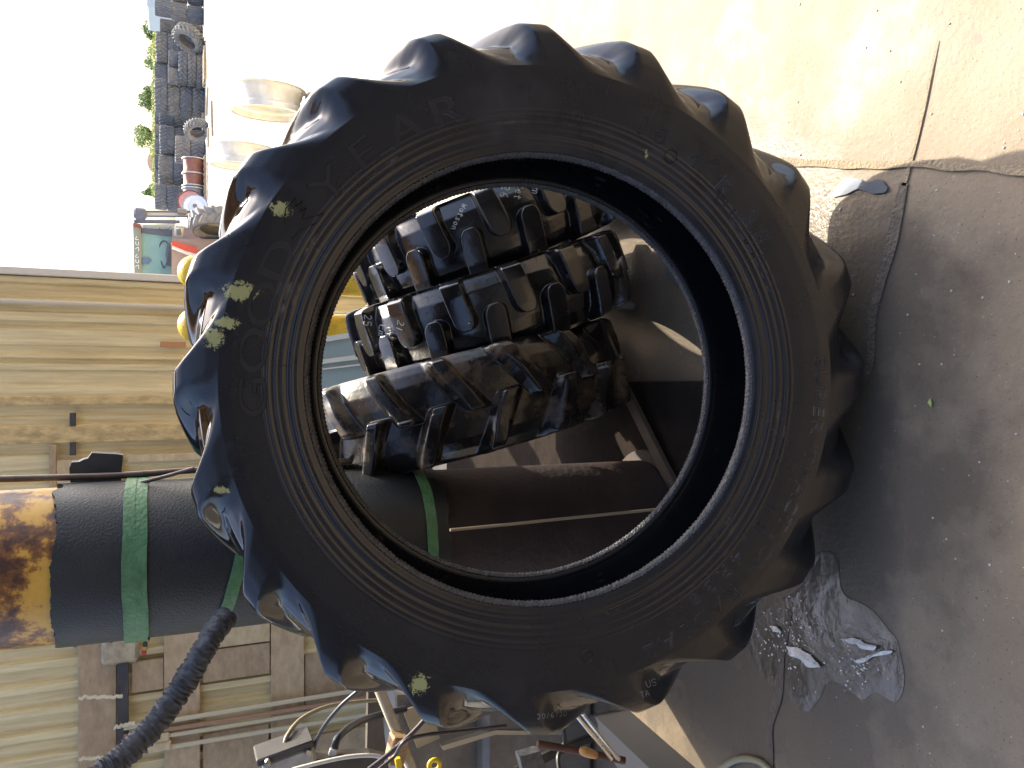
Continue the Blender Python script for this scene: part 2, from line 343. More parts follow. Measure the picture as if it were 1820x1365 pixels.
def glint_shape(px, lb):
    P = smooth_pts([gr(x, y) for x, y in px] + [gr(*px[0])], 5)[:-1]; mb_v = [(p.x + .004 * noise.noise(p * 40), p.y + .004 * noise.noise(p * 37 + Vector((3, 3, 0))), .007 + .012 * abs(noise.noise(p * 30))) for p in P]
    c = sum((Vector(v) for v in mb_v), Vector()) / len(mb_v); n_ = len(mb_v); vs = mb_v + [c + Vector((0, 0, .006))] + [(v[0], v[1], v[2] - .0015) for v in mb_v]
    tag(mesh('painted_glint', vs, [(i, (i + 1) % n_, n_) for i in range(n_)] + [(i, n_ + 1 + i, n_ + 1 + (i + 1) % n_, (i + 1) % n_) for i in range(n_)], glintm), lb, 'glint', 'pale shapes painted as glints on the floor')
glint_shape([(1402, 1148), (1425, 1152), (1452, 1172), (1463, 1184), (1440, 1184), (1428, 1172), (1408, 1164)], 'ragged pale shape painted as a glint on the concrete nearest the tyre foot')
glint_shape([(1495, 1136), (1520, 1133), (1545, 1144), (1562, 1147), (1556, 1154), (1535, 1152), (1524, 1144)], 'wing shaped pale painted glint on the concrete, farthest from the tyre')
glint_shape([(1524, 1176), (1540, 1166), (1560, 1160), (1588, 1156), (1584, 1162), (1556, 1168), (1530, 1179)], 'thin curved pale painted glint just below the wing shaped one')
glint_shape([(1372, 1112), (1385, 1112), (1392, 1122), (1380, 1122)], 'tiny pale painted glint right under the tyre edge')

# ================================================================ RIBBED BUILDING behind the tyres
YW = 6.0; XE = at(300, 497, YW).x
cream = mat('weathered_cream_sheet', (.70, .58, .31), .55, (.50, .39, .20), 5, stretch=(6, 1, .35), bump=.25, bscale=25, lo=.4, hi=.7)
creamrust = mat('scuffed_cream_sheet', (.62, .46, .20), .6, (.36, .25, .11), 22, stretch=(1, 1, .5), bump=.4)
creamdk = mat('weathered_board', (.36, .27, .165), .65, (.28, .20, .115), 7, bump=.3, stretch=(3, 1, 1))
b = empty('corrugated_building', (XE - 3, YW, 0)); tag(b, 'tall cream ribbed metal workshop building with vertical ribs and timber rails', 'building')
bx, by = b.location.x, b.location.y
def L2(p): return Vector(p) - b.location
mb = MB()
# sheet profile (x, depth) from the right corner leftwards; ribs measured from the photo rows
ribs = []   # list of (photo y start, photo y end, depth out)
rows = [(497, 503, .00), (503, 515, .03), (515, 541, .0), (541, 552, .045), (552, 562, .015), (562, 578, .03), (578, 590, .0), (590, 618, .02), (618, 634, .0), (634, 640, .03), (640, 648, .0), (648, 660, .03), (660, 684, .01), (684, 702, .035), (702, 718, .04), (718, 736, .0), (736, 752, .015), (752, 782, .04), (782, 800, .0), (800, 826, .02), (826, 850, .0), (850, 878, .03), (878, 905, .0)]
prof = []
for y0, y1, d in rows:
    xa = at(300, y0 + 1.5, YW).x; xb = at(300, y1 - 1.5, YW).x; prof += [(xa, d), (xb, d)]
x = prof[-1][0]
k = 0
while x > -9:
    x -= .012; prof.append((x, .035 if k % 2 == 0 else 0)); x -= (.045 if k % 2 == 0 else .09); prof.append((x, .035 if k % 2 == 0 else 0)); k += 1
H = 4.2
vs = []; fs = []
for x, d in prof: vs += [L2((x, YW - d, 0)), L2((x, YW - d, H))]
for i in range(len(prof) - 1): fs.append((2 * i, 2 * i + 1, 2 * i + 3, 2 * i + 2))
mesh('ribbed_sheet', vs, fs, cream, b, auto=30)
mb = MB(); mb.box(L2((XE + .012, YW + 3, H / 2)), (.024, 6.1, H)); mb.build('side_sheet', cream, b)
mb = MB(); mb.box(L2((XE - 5, YW + 3.02, H + .06)), (10.3, 6.3, .12)); mb.build('roof', mat('roof_sheet', (.4, .38, .33), .5), b)
mb = MB(); mb.box(L2((XE - 5, YW + 6.1, H / 2)), (10.1, .05, H)); mb.build('rear_sheet', cream, b)
mb = MB(); mb.box(L2((XE + .004, YW - .035, H / 2)), (.05, .05, H), bev=.006); mb.build('corner_trim', mat('pale_trim', (.62, .57, .47), .45), b)
for y0, y1 in ((702, 718), (752, 782)):      # scuffed raised ribs
    xa = at(300, y0, YW).x; xb = at(300, y1, YW).x; mb = MB(); mb.box(L2(((xa + xb) / 2, YW - .052, 1.6)), (abs(xa - xb), .02, 3.1), bev=.008); mb.build('rib_cap', creamrust, b)
mb = MB(); xa = at(300, 547, YW).x; mb.tube([L2((xa, YW - .075, .1)), L2((xa, YW - .075, 4))], .016, 10); mb.build('downpipe', mat('pale_pipe', (.55, .47, .33), .3), b)
# horizontal timber rails + panels on the left part (photo x = height)
def wz(xp, Y=YW, y=1200): return at(xp, y, Y).z
def railbox(name, x0, x1, y0, y1, out, m, th=.03, bev=.004):
    z1, z0 = wz(x0), wz(x1); xa = at((x0 + x1) / 2, y0, YW).x; xb = at((x0 + x1) / 2, y1, YW).x
    mb = MB(); mb.box(L2(((xa + xb) / 2, YW - out - th / 2, (z0 + z1) / 2)), (abs(xa - xb), th, abs(z1 - z0)), bev=bev); return mb.build(name, m, b)
board = [mat('rail_board_%d' % i, c, .65, c2, 9, bump=.3, stretch=(1, 1, 2)) for i, (c, c2) in enumerate((((.52, .38, .22), (.38, .27, .15)), ((.44, .32, .18), (.31, .21, .12)), ((.58, .46, .27), (.44, .33, .18))))]
railbox('horizontal_rail', 141, 208, 1080, 1700, .04, board[1]); railbox('horizontal_rail', 292, 355, 1090, 1700, .055, board[0]); railbox('horizontal_rail', 480, 538, 1060, 1700, .05, board[0])
railbox('horizontal_rail', 90, 103, 790, 1090, .045, board[1]); railbox('horizontal_rail', 203, 218, 800, 1090, .045, board[1])
railbox('panel', 235, 291, 1168, 1222, .04, board[1]); railbox('panel', 360, 478, 1145, 1200, .035, board[1]); railbox('panel', 360, 478, 1102, 1142, .04, board[2])
railbox('panel', 103, 203, 815, 900, .04, board[2]); railbox('panel', 210, 230, 1160, 1700, .085, darkmetal, .02); railbox('panel', 540, 700, 1150, 1250, .02, board[1])
railbox('panel', 360, 476, 1290, 1500, .035, board[1]);railbox('panel', 540, 700, 1290, 1500, .03, board[1])
railbox('vertical_batten', 228, 700, 800, 812, .04, board[2]); railbox('vertical_batten', 0, 700, 1086, 1098, .038, board[2])
railbox('small_bracket', 126, 137, 733, 756, .045, darkmetal); railbox('small_bracket', 126, 137, 785, 808, .045, darkmetal); railbox('orange_strip', 285, 330, 608, 618, .05, mat('orange_strip', (.42, .2, .08), .6), .012)
# round tank / junction cover with button panel
o = railbox('junction_box', 182, 248, 1115, 1172, .07, mat('grimy_cover', (.48, .41, .27), .5, (.30, .24, .15), 16), .05, .03)
for (xp, yp, c) in ((258, 1146, (.03, .03, .03)), (258, 1152, (.4, .3, .05)), (256, 1160, (.45, .03, .06)), (198, 1138, (.08, .05, .06)), (134, 1146, (.12, .09, .06))):
    mm = mat('button_%d_%d' % (xp, yp), c, .4); p = at(xp, yp, YW - .14); mb = MB(); mb.lathe([(0, .014), (.012, .013), (.016, .008), (.016, -.03)], L2(p), 16, Matrix.Rotation(R_(90), 3, 'X')); mb.build('button', mm, b)
# conduits: painted pipes running down the wall
cond = mat('painted_conduit', (.52, .45, .30), .35); condr = mat('copper_brown_conduit', (.33, .19, .11), .45)
cg = 'painted conduits clipped to the building wall'
cl = ['uppermost-right cream conduit pipe on the wall, beside the brown conduit', 'brown conduit pipe between cream ones on the wall', 'cream conduit pipe just left of the brown conduit on wall', 'long cream conduit pipe on the wall farthest from the brown conduit']
for i, (p0, p1, m_) in enumerate((((220, 1294), (760, 1207), cond), ((220, 1309), (760, 1222), condr), ((250, 1315), (760, 1233), cond), ((300, 1328), (760, 1252), cond))):
    A, B = at(*p0, YW - .12), at(*p1, YW - .12); mb = MB(); d = (B - A)
    mid = A + d * .15; mb.tube(smooth_pts([A, A + d * .3, A + d * .6, B, Vector((B.x, B.y, .05))], 6), .0165, 10)
    tag(mb.build('conduit_pipe', m_), cl[i], 'pipe', cg)
mb = MB(); mb.box(at(285, 1325, YW - .12), (.07, .06, .14), bev=.01); mb.box(at(285, 1310, YW - .12), (.06, .06, .12), bev=.01)
tag(mb.build('pipe_bracket', board[2]), 'cream blocky pipe coupling at the upper end of the wall conduits', 'coupling')
for (p0, p1, lb) in (((140, 1240), (218, 1238), 'upper bright crumpled wire tie on the wall'), ((140, 1349), (200, 1345), 'lower bright crumpled wire tie on the wall'), ((202, 1294), (240, 1284), 'short bent bright rod end on the wall beside dark bracket')):
    A, B = at(*p0, YW - .16), at(*p1, YW - .16); mb = MB(); n = 14
    mb.tube([A.lerp(B, i / n) + Vector((noise.noise(Vector((i * .7, p0[1], 0))) * .02, 0, 0)) for i in range(n + 1)], .012, 8); tag(mb.build('wire_tie', mat('pale_wire', (.6, .52, .36), .35)), lb, 'wire')

# dark workshop building opposite (behind the photographer), reflected in the tyre
ob = empty('workshop_shed', (0, -3.9, 0)); tag(ob, 'dark brown open workshop shed across the yard behind the viewpoint', 'building')
dk = mat('dark_brown_boarding', (.032, .030, .030), .7, (.022, .021, .022), 6, stretch=(5, 1, .3))
mb = MB(); mb.box((0, -.1, 2.0), (16, .2, 4.0))
for i in range(40): mb.box((-7.8 + i * .4, .03, 1.95), (.07, .06, 3.9))
mb.build('boarded_wall', dk, ob)
mb = MB(); mb.box((0, .5, 4.08), (16.4, 1.6, .12)); mb.build('roof', mat('shed_roof', (.12, .11, .10), .6), ob)
for x in (-7.5, -2.5, 2.5, 7.5): mb = MB(); mb.box((x, 1.2, 2.0), (.14, .14, 4.0), bev=.01); mb.build('post', dk, ob)

# ================================================================ PILLAR
PX, PY, PR = -.458, 2.25, .194
def PZ(v): return at(v, 900, PY - PR).z
pil = empty('crane_column', (PX, PY, 0)); tag(pil, 'round steel column with worn yellow paint, wrapped in black rubber sheet, behind the front tyre', 'column')
def paintrust():
    M = bpy.data.materials.new('worn_yellow_paint'); M.use_nodes = True; n = M.node_tree.nodes; L = M.node_tree.links; bb = n['Principled BSDF']
    tc = n.new('ShaderNodeTexCoord'); t = n.new('ShaderNodeTexNoise'); t.inputs['Scale'].default_value = 6; t.inputs['Detail'].default_value = 12; t.inputs['Roughness'].default_value = .72; L.new(tc.outputs['Object'], t.inputs[0])
    r = n.new('ShaderNodeValToRGB'); L.new(t.outputs[0], r.inputs[0]); e = r.color_ramp.elements
    e[0].position = .40; e[0].color = (.07, .03, .018, 1); e[1].position = .46; e[1].color = (.24, .10, .022, 1)
    for p, c in ((.50, (.58, .32, .05, 1)), (.60, (.66, .38, .06, 1)), (.68, (.58, .36, .12, 1))): k = e.new(p); k.color = c
    L.new(r.outputs[0], bb.inputs['Base Color']); bb.inputs['Roughness'].default_value = .4
    bp = n.new('ShaderNodeBump'); bp.inputs['Strength'].default_value = .4; bp.inputs['Distance'].default_value = .003; L.new(t.outputs[0], bp.inputs['Height']); L.new(bp.outputs[0], bb.inputs['Normal']); return M
Z1, Z0 = PZ(92), PZ(800)
mb = MB(); mb.lathe([(PR, Z1 - .1), (PR, 5.0), (0, 5.0)], n=64); mb.build('painted_shaft', paintrust(), pil, auto=50)
mb = MB(); mb.lathe([(PR, 0.0), (PR, Z1 - .1)], n=64); mb.build('rusty_shaft', mat('brown_rust', (.040, .022, .017), .75, (.022, .014, .013), 7, bump=.35, bscale=60), pil, auto=50)
mb = MB(); mb.lathe([(0, .03), (.22, .03), (.23, .025), (.23, 0), ], n=48); mb.build('base_plate', MATS['brown_rust'], pil)
# rubber wrap with torn upper edge
n = 360; vs = []; fs = []; RW = PR + .011
for k in range(12):
    for i in range(n):
        t = 2 * math.pi * i / n; top = Z1 + .022 * noise.noise(Vector((t * 1.9 + .4, 0, 0))) + .010 * noise.noise(Vector((t * 6.3, 3, 0))) + .004 * noise.noise(Vector((t * 31, 5, 0)))
        bot = Z0 + .01 * noise.noise(Vector((math.cos(t) * 6, math.sin(t) * 6, 7))); z = bot + (top - bot) * k / 11; rr = RW + .0025 * noise.noise(Vector((math.cos(t) * 2, math.sin(t) * 2, z * 5)))
        vs.append((rr * math.cos(t), rr * math.sin(t), z))
for k in range(11):
    for i in range(n): fs.append((k * n + i, k * n + (i + 1) % n, (k + 1) * n + (i + 1) % n, (k + 1) * n + i))
s0 = len(vs)
for rr, k in ((PR, 11), (PR, 0)):
    for i in range(n): v = vs[k * n + i]; f_ = rr / math.hypot(v[0], v[1]); vs.append((v[0] * f_, v[1] * f_, v[2]))
for i in range(n):
    j = (i + 1) % n; fs.append((11 * n + i, 11 * n + j, s0 + j, s0 + i)); fs.append((i, j, s0 + n + j, s0 + n + i)[::-1])
wrapm = mat('black_rubber_sheet', (.012, .014, .016), .40, (.020, .023, .022), 6, bump=.28, bscale=190, rough2=.55)
mesh('rubber_wrap', vs, fs, wrapm, pil, auto=60)
green = mat('green_strap', (.11, .25, .11), .5, (.065, .17, .065), 30, bump=.4, bscale=90)
def strap(zc, wd, tilt=0, ph=0, r=RW + .004, th=.003, name='green_strap'):
    vs = []; fs = []; n = 96
    for i in range(n):
        t = 2 * math.pi * i / n; z = zc + tilt * math.cos(t - ph) + .003 * noise.noise(Vector((math.cos(t) * 3, math.sin(t) * 3, zc)))
        for rr, dz in ((r, -wd / 2), (r + th, -wd / 2), (r + th, wd / 2), (r, wd / 2)): vs.append((rr * math.cos(t), rr * math.sin(t), z + dz))
    for i in range(n):
        for k in range(4): fs.append((i * 4 + k, ((i + 1) % n) * 4 + k, ((i + 1) % n) * 4 + (k + 1) % 4, i * 4 + (k + 1) % 4))
    return mesh(name, vs, fs, green, pil, auto=50)
strap(PZ(229), .028); strap(PZ(250), .027, .002, 1); strap(PZ(765), .03, .004, 2)
strap(PZ(418), .032, .055, R_(180 - 10 ))
# unseen beam added above the view to block sun through the tyre opening
SUN_BLOCK = 1
if SUN_BLOCK: mb = MB(); mb.beam((0, 0, 3.1), (2.05, 1.65, 3.1), .62, .28, .02); mb.build('sun_block_beam', mat('yellow_steel', (.60, .36, .03), .45, (.42, .22, .03), 8), pil)

# wrinkled sleeve hose hanging from the column to the upper left
hp = smooth_pts([at(400, 1098, 1.99), at(378, 1128, 1.93), at(345, 1185, 1.9), at(318, 1228, 1.9), at(275, 1288, 1.88), at(230, 1335, 1.85), at(185, 1372, 1.83), at(120, 1420, 1.8)], 34)
def hr(i, k): return 1 + .09 * math.sin(i * .95 + 1.6 * math.sin(k * .31 + i * .05) + noise.noise(Vector((i * .11, k * .3, 0))) * 6) + .12 * noise.noise(Vector((i * .45, k * .25, 2))) + .10 * noise.noise(Vector((i * .22, math.cos(k * .52) * 1.3, math.sin(k * .52) * 1.3)))
mb = MB(); mb.tube(hp, .0265, 20, rf=hr)
tag(mb.build('sleeve_hose', mat('grey_black_cloth_sleeve', (.035, .038, .045), .6, (.06, .065, .075), 25, bump=.4, bscale=70), auto=70), 'wrinkled black cloth sleeved hose curving away from the rubber wrapped column', 'hose')

# rods and torn plate beside the column
mb = MB()
outl = [(125, 862), (123, 832), (127, 822), (140, 821), (148, 817), (156, 815), (163, 805), (205, 807), (219, 809), (218, 818), (216, 838), (215, 862)]
P = [at(x, y, 2.3) for x, y in outl]; N = len(P); vs = P + [p + Vector((.004, .012, 0)) for p in P]
fs = [tuple(range(N))[::-1], tuple(range(N, 2 * N))] + [(i, (i + 1) % N, N + (i + 1) % N, N + i) for i in range(N)]
tag(mesh('torn_plate', vs, fs, darkmetal), 'torn dark steel plate with ragged top edge beside the column', 'metal plate')
rodm = mat('brown_rod', (.16, .12, .09), .45, (.09, .065, .05), 20, metal=.5)
mb = MB(); mb.tube([at(-150, 855, 2.26), at(100, 849, 2.26), at(215, 845, 2.26), at(340, 836, 2.26), at(700, 815, 2.3)], .0085, 10); tag(mb.build('tie_rod', rodm), 'long brown steel rod standing beside the column in front of the torn plate', 'rod')
mb = MB(); mb.tube([at(250, 858, 2.2), at(300, 845, 2.18), at(345, 832, 2.16)], .005, 8); tag(mb.build('strap_end', rodm), 'short thin dark strap end slanting from the column to the tyre', 'strap')

# ================================================================ FRONT TYRE
TA = R_(15.5); TC = Vector((0.010, 1.615, .764))
def warp(v): return (v[0], v[1] * (1 - (.026 if v[1] > 0 else .006) * min(max((math.hypot(v[0], v[1]) - .48) / .29, 0), 1)), v[2])     # slight sag
tyre_spots = []
RM = Matrix.Rotation(R_(90) - TA, 4, 'X'); TM = Matrix.Translation(TC) @ RM; TMI = TM.inverted()
side = [(.122, .4825), (.132, .4870), (.137, .500), (.142, .530), (.149, .565), (.155, .60), (.160, .637), (.1618, .660)]
outp = [(.1618, .660), (.1622, .690), (.1610, .718), (.1570, .738), (.1480, .754), (.130, .764), (.10, .769), (.05, .772), (0, .773)]
carp = [(.1618, .660), (.1545, .674), (.143, .692), (.126, .712), (.098, .728), (.06, .738), (.03, .743), (0, .744)]
inn = [(0, .712), (.09, .70), (.13, .67), (.145, .63), (.135, .58), (.126, .53), (.114, .505), (.112, .490)]
ridg = [(.502, .0018, .0018), (.512, .002, .003), (.5235, .0022, -.003), (.532, .002, .0022), (.545, .0022, .0026), (.553, .0014, -.0012), (.5605, .0022, .0026), (.571, .0018, .0022)]
# smear positions measured on the sidewall
def on_side(x, y, a=.15):
    o_ = TMI @ CAM; d = (TMI.to_3x3() @ ray(x, y)); t = (a - o_.z) / d.z; return o_ + d * t
moss = (.30, .30, .12)
sp = []
for (x, y, sx, sy, th) in ((430, 520, 24, 14, .80), (382, 600, 20, 22, .82), (405, 575, 35, 22, .78), (500, 372, 30, 24, .80), (745, 1212, 26, 26, .78), (395, 870, 70, 26, .78), (1150, 270, 24, 60, .92), (395, 415, 45, 25, .82)):
    sp.append((tuple(on_side(x, y)), (sx, sy, 7), moss, th))
rub_front = rubber('wet_black_rubber', (.0075, .0082, .011), .05, .12, dust=(.018, .019, .023), dlo=.56, dhi=.85, dscale=3, bump=.07, spots=sp, byrad=(.150, .160, .20), ringdirt=(.485, .60, (.11, .085, .05)), spec=.65)
tyre = empty('tractor_tyre', TC, (R_(90) - TA, 0, 0)); tag(tyre, 'large glossy black tractor tyre leaning in the foreground, seen square on', 'tyre')
me = make_tyre_mesh('casing', side, outp, carp, inn, 20, 1100, 72, .37, R_(15), rub_front, phase=R_(-5.5), flip=1, edge=.20, reach=.04, shoulder_soft=1.8, widen=.85, ridges=ridg, nside=90, sm=3)
for v in me.vertices: v.co = warp(v.co)
cas = link(bpy.data.objects.new('casing', me), tyre)
beadm = mat('bead_rubber', (.05, .05, .055), .35, (.02, .02, .022), 60, bump=.5, bscale=200)
for s in (1, -1):      # serrated bead toes
    nb = 620; vs = []; fs = []; pr = [(.1335, .4865), (.1300, .4805), (.1230, .4765), (.1160, .4785), (.1125, .4850)]
    for i in range(nb):
        t = 2 * math.pi * i / nb; rr = .0012 * (1 if i % 2 else -1) + .0012 * noise.noise(Vector((math.cos(t) * 30, math.sin(t) * 30, s)))
        for a, r in pr: vs.append(((r + rr) * math.cos(t), (r + rr) * math.sin(t), s * a))
    for i in range(nb):
        for k in range(4): f_ = (i * 5 + k, ((i + 1) % nb) * 5 + k, ((i + 1) % nb) * 5 + k + 1, i * 5 + k + 1); fs.append(f_ if s > 0 else f_[::-1])
    mesh('bead', vs, fs, beadm, tyre, smooth=True)
sidep = dens(side, 90, 3)
def side_a(r):
    base = float(np.interp(r, sidep[:, 1], sidep[:, 0]))
    if r > .662: base = float(np.interp(r, [.662, .69, .722], [.1615, .16, .1545]))
    return base
def char_mesh(ch, ext=.0022, bev=.0012):
    cu = bpy.data.curves.new('t', 'FONT'); cu.body = ch; cu.size = 1; cu.extrude = 0; cu.resolution_u = 6
    ob_ = bpy.data.objects.new('t', cu); C.objects.link(ob_); dg = bpy.context.evaluated_depsgraph_get(); me_ = bpy.data.meshes.new_from_object(ob_.evaluated_get(dg))
    vs = [v.co.copy() for v in me_.vertices]; fs = [tuple(p.vertices) for p in me_.polygons]; bpy.data.objects.remove(ob_); bpy.data.meshes.remove(me_); return vs, fs
def arc_text(name, s, phi0, pitch, r0, h, wd, m, parent, lift=.0030, edge=.0016):
    """raised outlined letters on the sidewall; phi0 clockwise from the photo's top, tops outward"""
    V, Fc = [], []
    for ci, ch in enumerate(s):
        if ch == ' ': continue
        vs, fs = char_mesh(ch); xs_ = [v.x for v in vs]; ys_ = [v.y for v in vs]; x0, x1 = min(xs_), max(xs_); y0, y1 = 0, .70
        ph = phi0 + pitch * ci
        # boundary loops -> raised ridge outline
        cnt = {}
        for f_ in fs:
            for a, b2 in zip(f_, f_[1:] + f_[:1]):
                e = (min(a, b2), max(a, b2)); cnt.setdefault(e, []).append((a, b2))
        cw = wd * max(.25, (x1 - x0) / .62)
        def mp(v, up):
            tx = ((v.x - (x0 + x1) / 2) / (x1 - x0)) * min(cw, wd * 1.15); r = r0 + (v.y - y0) / (y1 - y0) * h
            th = -(R_(ph)) - tx / (r0 + h / 2); a = side_a(r) + up; return Vector((r * math.cos(th), r * math.sin(th), a))
        lift *= .75; k = len(V); V += [mp(v, lift * .55) for v in vs]; Fc += [tuple(i + k for i in f_) for f_ in fs]
        for e, L_ in cnt.items():
            if len(L_) != 1: continue
            a, b2 = L_[0]; A, B = mp(vs[a], 0), mp(vs[b2], 0); d = (B - A)
            if d.length < 1e-6: continue
            nrm = Vector((0, 0, 1)); s_ = d.cross(nrm).normalized() * edge; dd = d.normalized() * edge * .3
            q = [A - dd - s_ + nrm * -.001, B + dd - s_ + nrm * -.001, B + dd + nrm * lift, A - dd + nrm * lift, A - dd + s_ + nrm * -.001, B + dd + s_ + nrm * -.001]
            k = len(V); V += q; Fc += [(k, k + 1, k + 2, k + 3), (k + 3, k + 2, k + 5, k + 4)]
    return mesh(name, [warp(v) for v in V], Fc, m, parent)
letm = rubber('letter_rubber', (.022, .022, .023), .14, .25, bump=.05)
arc_text('sidewall_lettering', 'GOOD', -93.6, 9.2, .563, .058, .078, letm, tyre)
arc_text('sidewall_lettering', 'YEAR', -48.0, 9.6, .563, .060, .074, letm, tyre)
arc_text('sidewall_lettering', '18.4 R 38', 22.5, 4.4, .575, .036, .036, letm, tyre)
arc_text('sidewall_lettering', 'TUBELESS', 45.0, 3.4, .555, .022, .030, letm, tyre)
arc_text('sidewall_lettering', 'SUPER', 86.5, 3.3, .625, .026, .034, letm, tyre, lift=.0025, edge=.0012)
arc_text('sidewall_lettering', 'TRACTION', 105.5, 3.6, .623, .026, .034, letm, tyre, lift=.0025, edge=.0012)
arc_text('sidewall_lettering', 'RADIAL', 137.5, 4.0, .620, .030, .036, letm, tyre, lift=.0025, edge=.0012)
arc_text('sidewall_lettering', '18.4R38', 119, 4.2, .580, .024, .032, letm, tyre, lift=.0025, edge=.0012)
# winged foot mark between GOOD and YEAR
def side_poly(name, pts, ph, r0, h, m, parent):
    P = []
    for x, y in pts:
        r = r0 + y * h; th = -R_(ph) - x * h / (r0 + h / 2); P.append((r, th))
    V = []; Fc = []; N = len(P)
    for i in range(N):
        for (r, th, up) in ((P[i][0], P[i][1], 0),): pass
    for i in range(N):
        A = P[i]; B = P[(i + 1) % N]; f3 = lambda q, up: Vector((q[0] * math.cos(q[1]), q[0] * math.sin(q[1]), side_a(q[0]) + up))
        a, b2 = f3(A, 0), f3(B, 0); d = b2 - a; s_ = d.cross(Vector((0, 0, 1))).normalized() * .0016; n_ = Vector((0, 0, 1)); k = len(V)
        V += [a - s_ - n_ * .001, b2 - s_ - n_ * .001, b2 + n_ * .003, a + n_ * .003, a + s_ - n_ * .001, b2 + s_ - n_ * .001]; Fc += [(k, k + 1, k + 2, k + 3), (k + 3, k + 2, k + 5, k + 4)]
    return mesh(name, [warp(v) for v in V], Fc, m, parent)
side_poly('sidewall_emblem', [(-.55, .35), (-.35, .75), (.05, .95), (.45, .9), (.25, .75), (.5, .7), (.2, .58), (.42, .5), (.05, .42), (.45, .12), (.62, .05), (.3, 0), (-.05, .2), (-.2, .3)], -57.2, .560, .072, letm, tyre)
for ph, r, s_ in ((170, .60, .012), (31, .566, .014)):      # small round sidewall marks
    side_poly('sidewall_emblem', [(math.cos(a), .5 + math.sin(a)) for a in [k * math.pi / 12 for k in range(24)]], ph, r - s_ / 2, s_, letm, tyre)
# fine radial vent lines
V = []; Fc = []
for ph, r0, r1 in ((13.5, .60, .66), (-87, .51, .555), (24, .6, .65), (95, .53, .60), (-126, .55, .63), (-140, .56, .64), (165, .62, .66), (190, .57, .63), (60, .53, .60), (-104, .57, .64), (-2, .59, .625)):
    th = -R_(ph); n_ = 8
    for i in range(n_):
        for rr, dt, up in ((r0 + (r1 - r0) * i / n_, -1, 0), (r0 + (r1 - r0) * i / n_, 0, .0016), (r0 + (r1 - r0) * i / n_, 1, 0)):
            t2 = th + dt * .0009 / rr; V.append((rr * math.cos(t2), rr * math.sin(t2), side_a(rr) + up - .0003))
    k = len(V) - 3 * n_
    for i in range(n_ - 1): Fc += [(k + 3 * i, k + 3 * i + 3, k + 3 * i + 4, k + 3 * i + 1), (k + 3 * i + 1, k + 3 * i + 4, k + 3 * i + 5, k + 3 * i + 2)]
mesh('vent_line', [warp(v) for v in V], Fc, letm, tyre)

# ================================================================ THE THREE TYRES BEHIND
def place_tyre(name, me, cx, cy, R, hw, lean, yaw, spin=0):
    up = Vector((-math.sin(lean), 0, math.cos(lean))); ax = Vector((math.cos(lean), 0, math.sin(lean))); fw = up.cross(ax)
    M = Matrix((up.cross(ax) , up, ax)).transposed()        # local x, y, z(axle)
    # make right handed: x = y cross z
    x = up.cross(ax); M = Matrix((x, up, ax)).transposed(); M = Matrix.Rotation(yaw, 3, 'Z') @ M @ Matrix.Rotation(spin, 3, 'Z')
    e = empty(name, (cx, cy, R * math.cos(lean) + hw * math.sin(lean)), M.to_euler()); o_ = link(bpy.data.objects.new('casing', me), e); return e, o_
def whiskers(parent, me, n, seed, L=.012, pred=None):
    rnd = random.Random(seed); vs = me.vertices; mb = MB(); tries = 0; c = 0
    while c < n and tries < 40000:
        tries += 1; v = vs[rnd.randrange(len(vs))]; p, nn = v.co, v.normal
        r = math.hypot(p.x, p.y); rad = (p.x * nn.x + p.y * nn.y) / r
        if rad < .35 or (pred and not pred(p)): continue
        d = (nn + Vector((rnd.uniform(-.6, .6), rnd.uniform(-.6, .6), rnd.uniform(-.6, .6)))).normalized(); l = L * rnd.uniform(.5, 1.5)
        mid = p + d * l * .5; mb.tube([p - nn * .001, mid, mid + (d + nn * rnd.uniform(-.5, .5)).normalized() * l * .5], .0006, 3); c += 1
    o_ = mb.build('rubber_whiskers', letm, parent, auto=80); tag(o_, kind='stuff')
rub_new = rubber('new_glossy_rubber', (.009, .009, .010), .08, .26, dust=(.08, .068, .055), dlo=.60, dhi=.85, dscale=5, bump=.22, spec=.85)
rub_dirty = rubber('old_dirty_rubber', (.011, .010, .010), .12, .36, dust=(.17, .11, .06), dlo=.54, dhi=.74, dscale=7, bump=.5, bscale=60)
grp = 'tyres standing behind the front tyre'
HWA, RA = .125, .493
s_, o_p, c_, i_ = std_profiles(RA, .34, HWA, .036)
meA = make_tyre_mesh('casing', s_, o_p, c_, i_, 16, 1440, 84, .36, R_(2.0), rub_new, flip=1, edge=.06, reach=.20, roundend=.24, curve=1.0, sm=3)
tA, oA = place_tyre('narrow_tyre', meA, .547, 2.54, RA, HWA, R_(24), R_(-3), R_(3)); tag(tA, 'glossy black narrow bar-tread tyre standing farthest right behind the front tyre, chalk note on it', 'tyre', grp); whiskers(tA, meA, 260, 1)
tB, oB = place_tyre('narrow_tyre', meA, .279, 2.49, RA, HWA, R_(20), R_(-2), R_(11)); tag(tB, 'glossy black narrow bar-tread tyre in the middle of the three behind the front tyre', 'tyre', grp); whiskers(tB, meA, 260, 2)
HWC, RC = .151, .566
s_, o_p, c_, i_ = std_profiles(RC, .36, HWC, .034)
meC = make_tyre_mesh('casing', s_, o_p, c_, i_, 17, 1300, 80, .30, R_(10), rub_dirty, flip=1, edge=.16, reach=.10, worn=.35, curve=1.15, sm=3, wobble=.0)
tC, oC = place_tyre('worn_tyre', meC, -.050, 2.52, RC, HWC, R_(14), R_(4), R_(4)); tag(tC, 'worn brown-dusted tractor tyre leaning against the column behind the front tyre', 'tyre', grp)
bpy.context.view_layer.update()

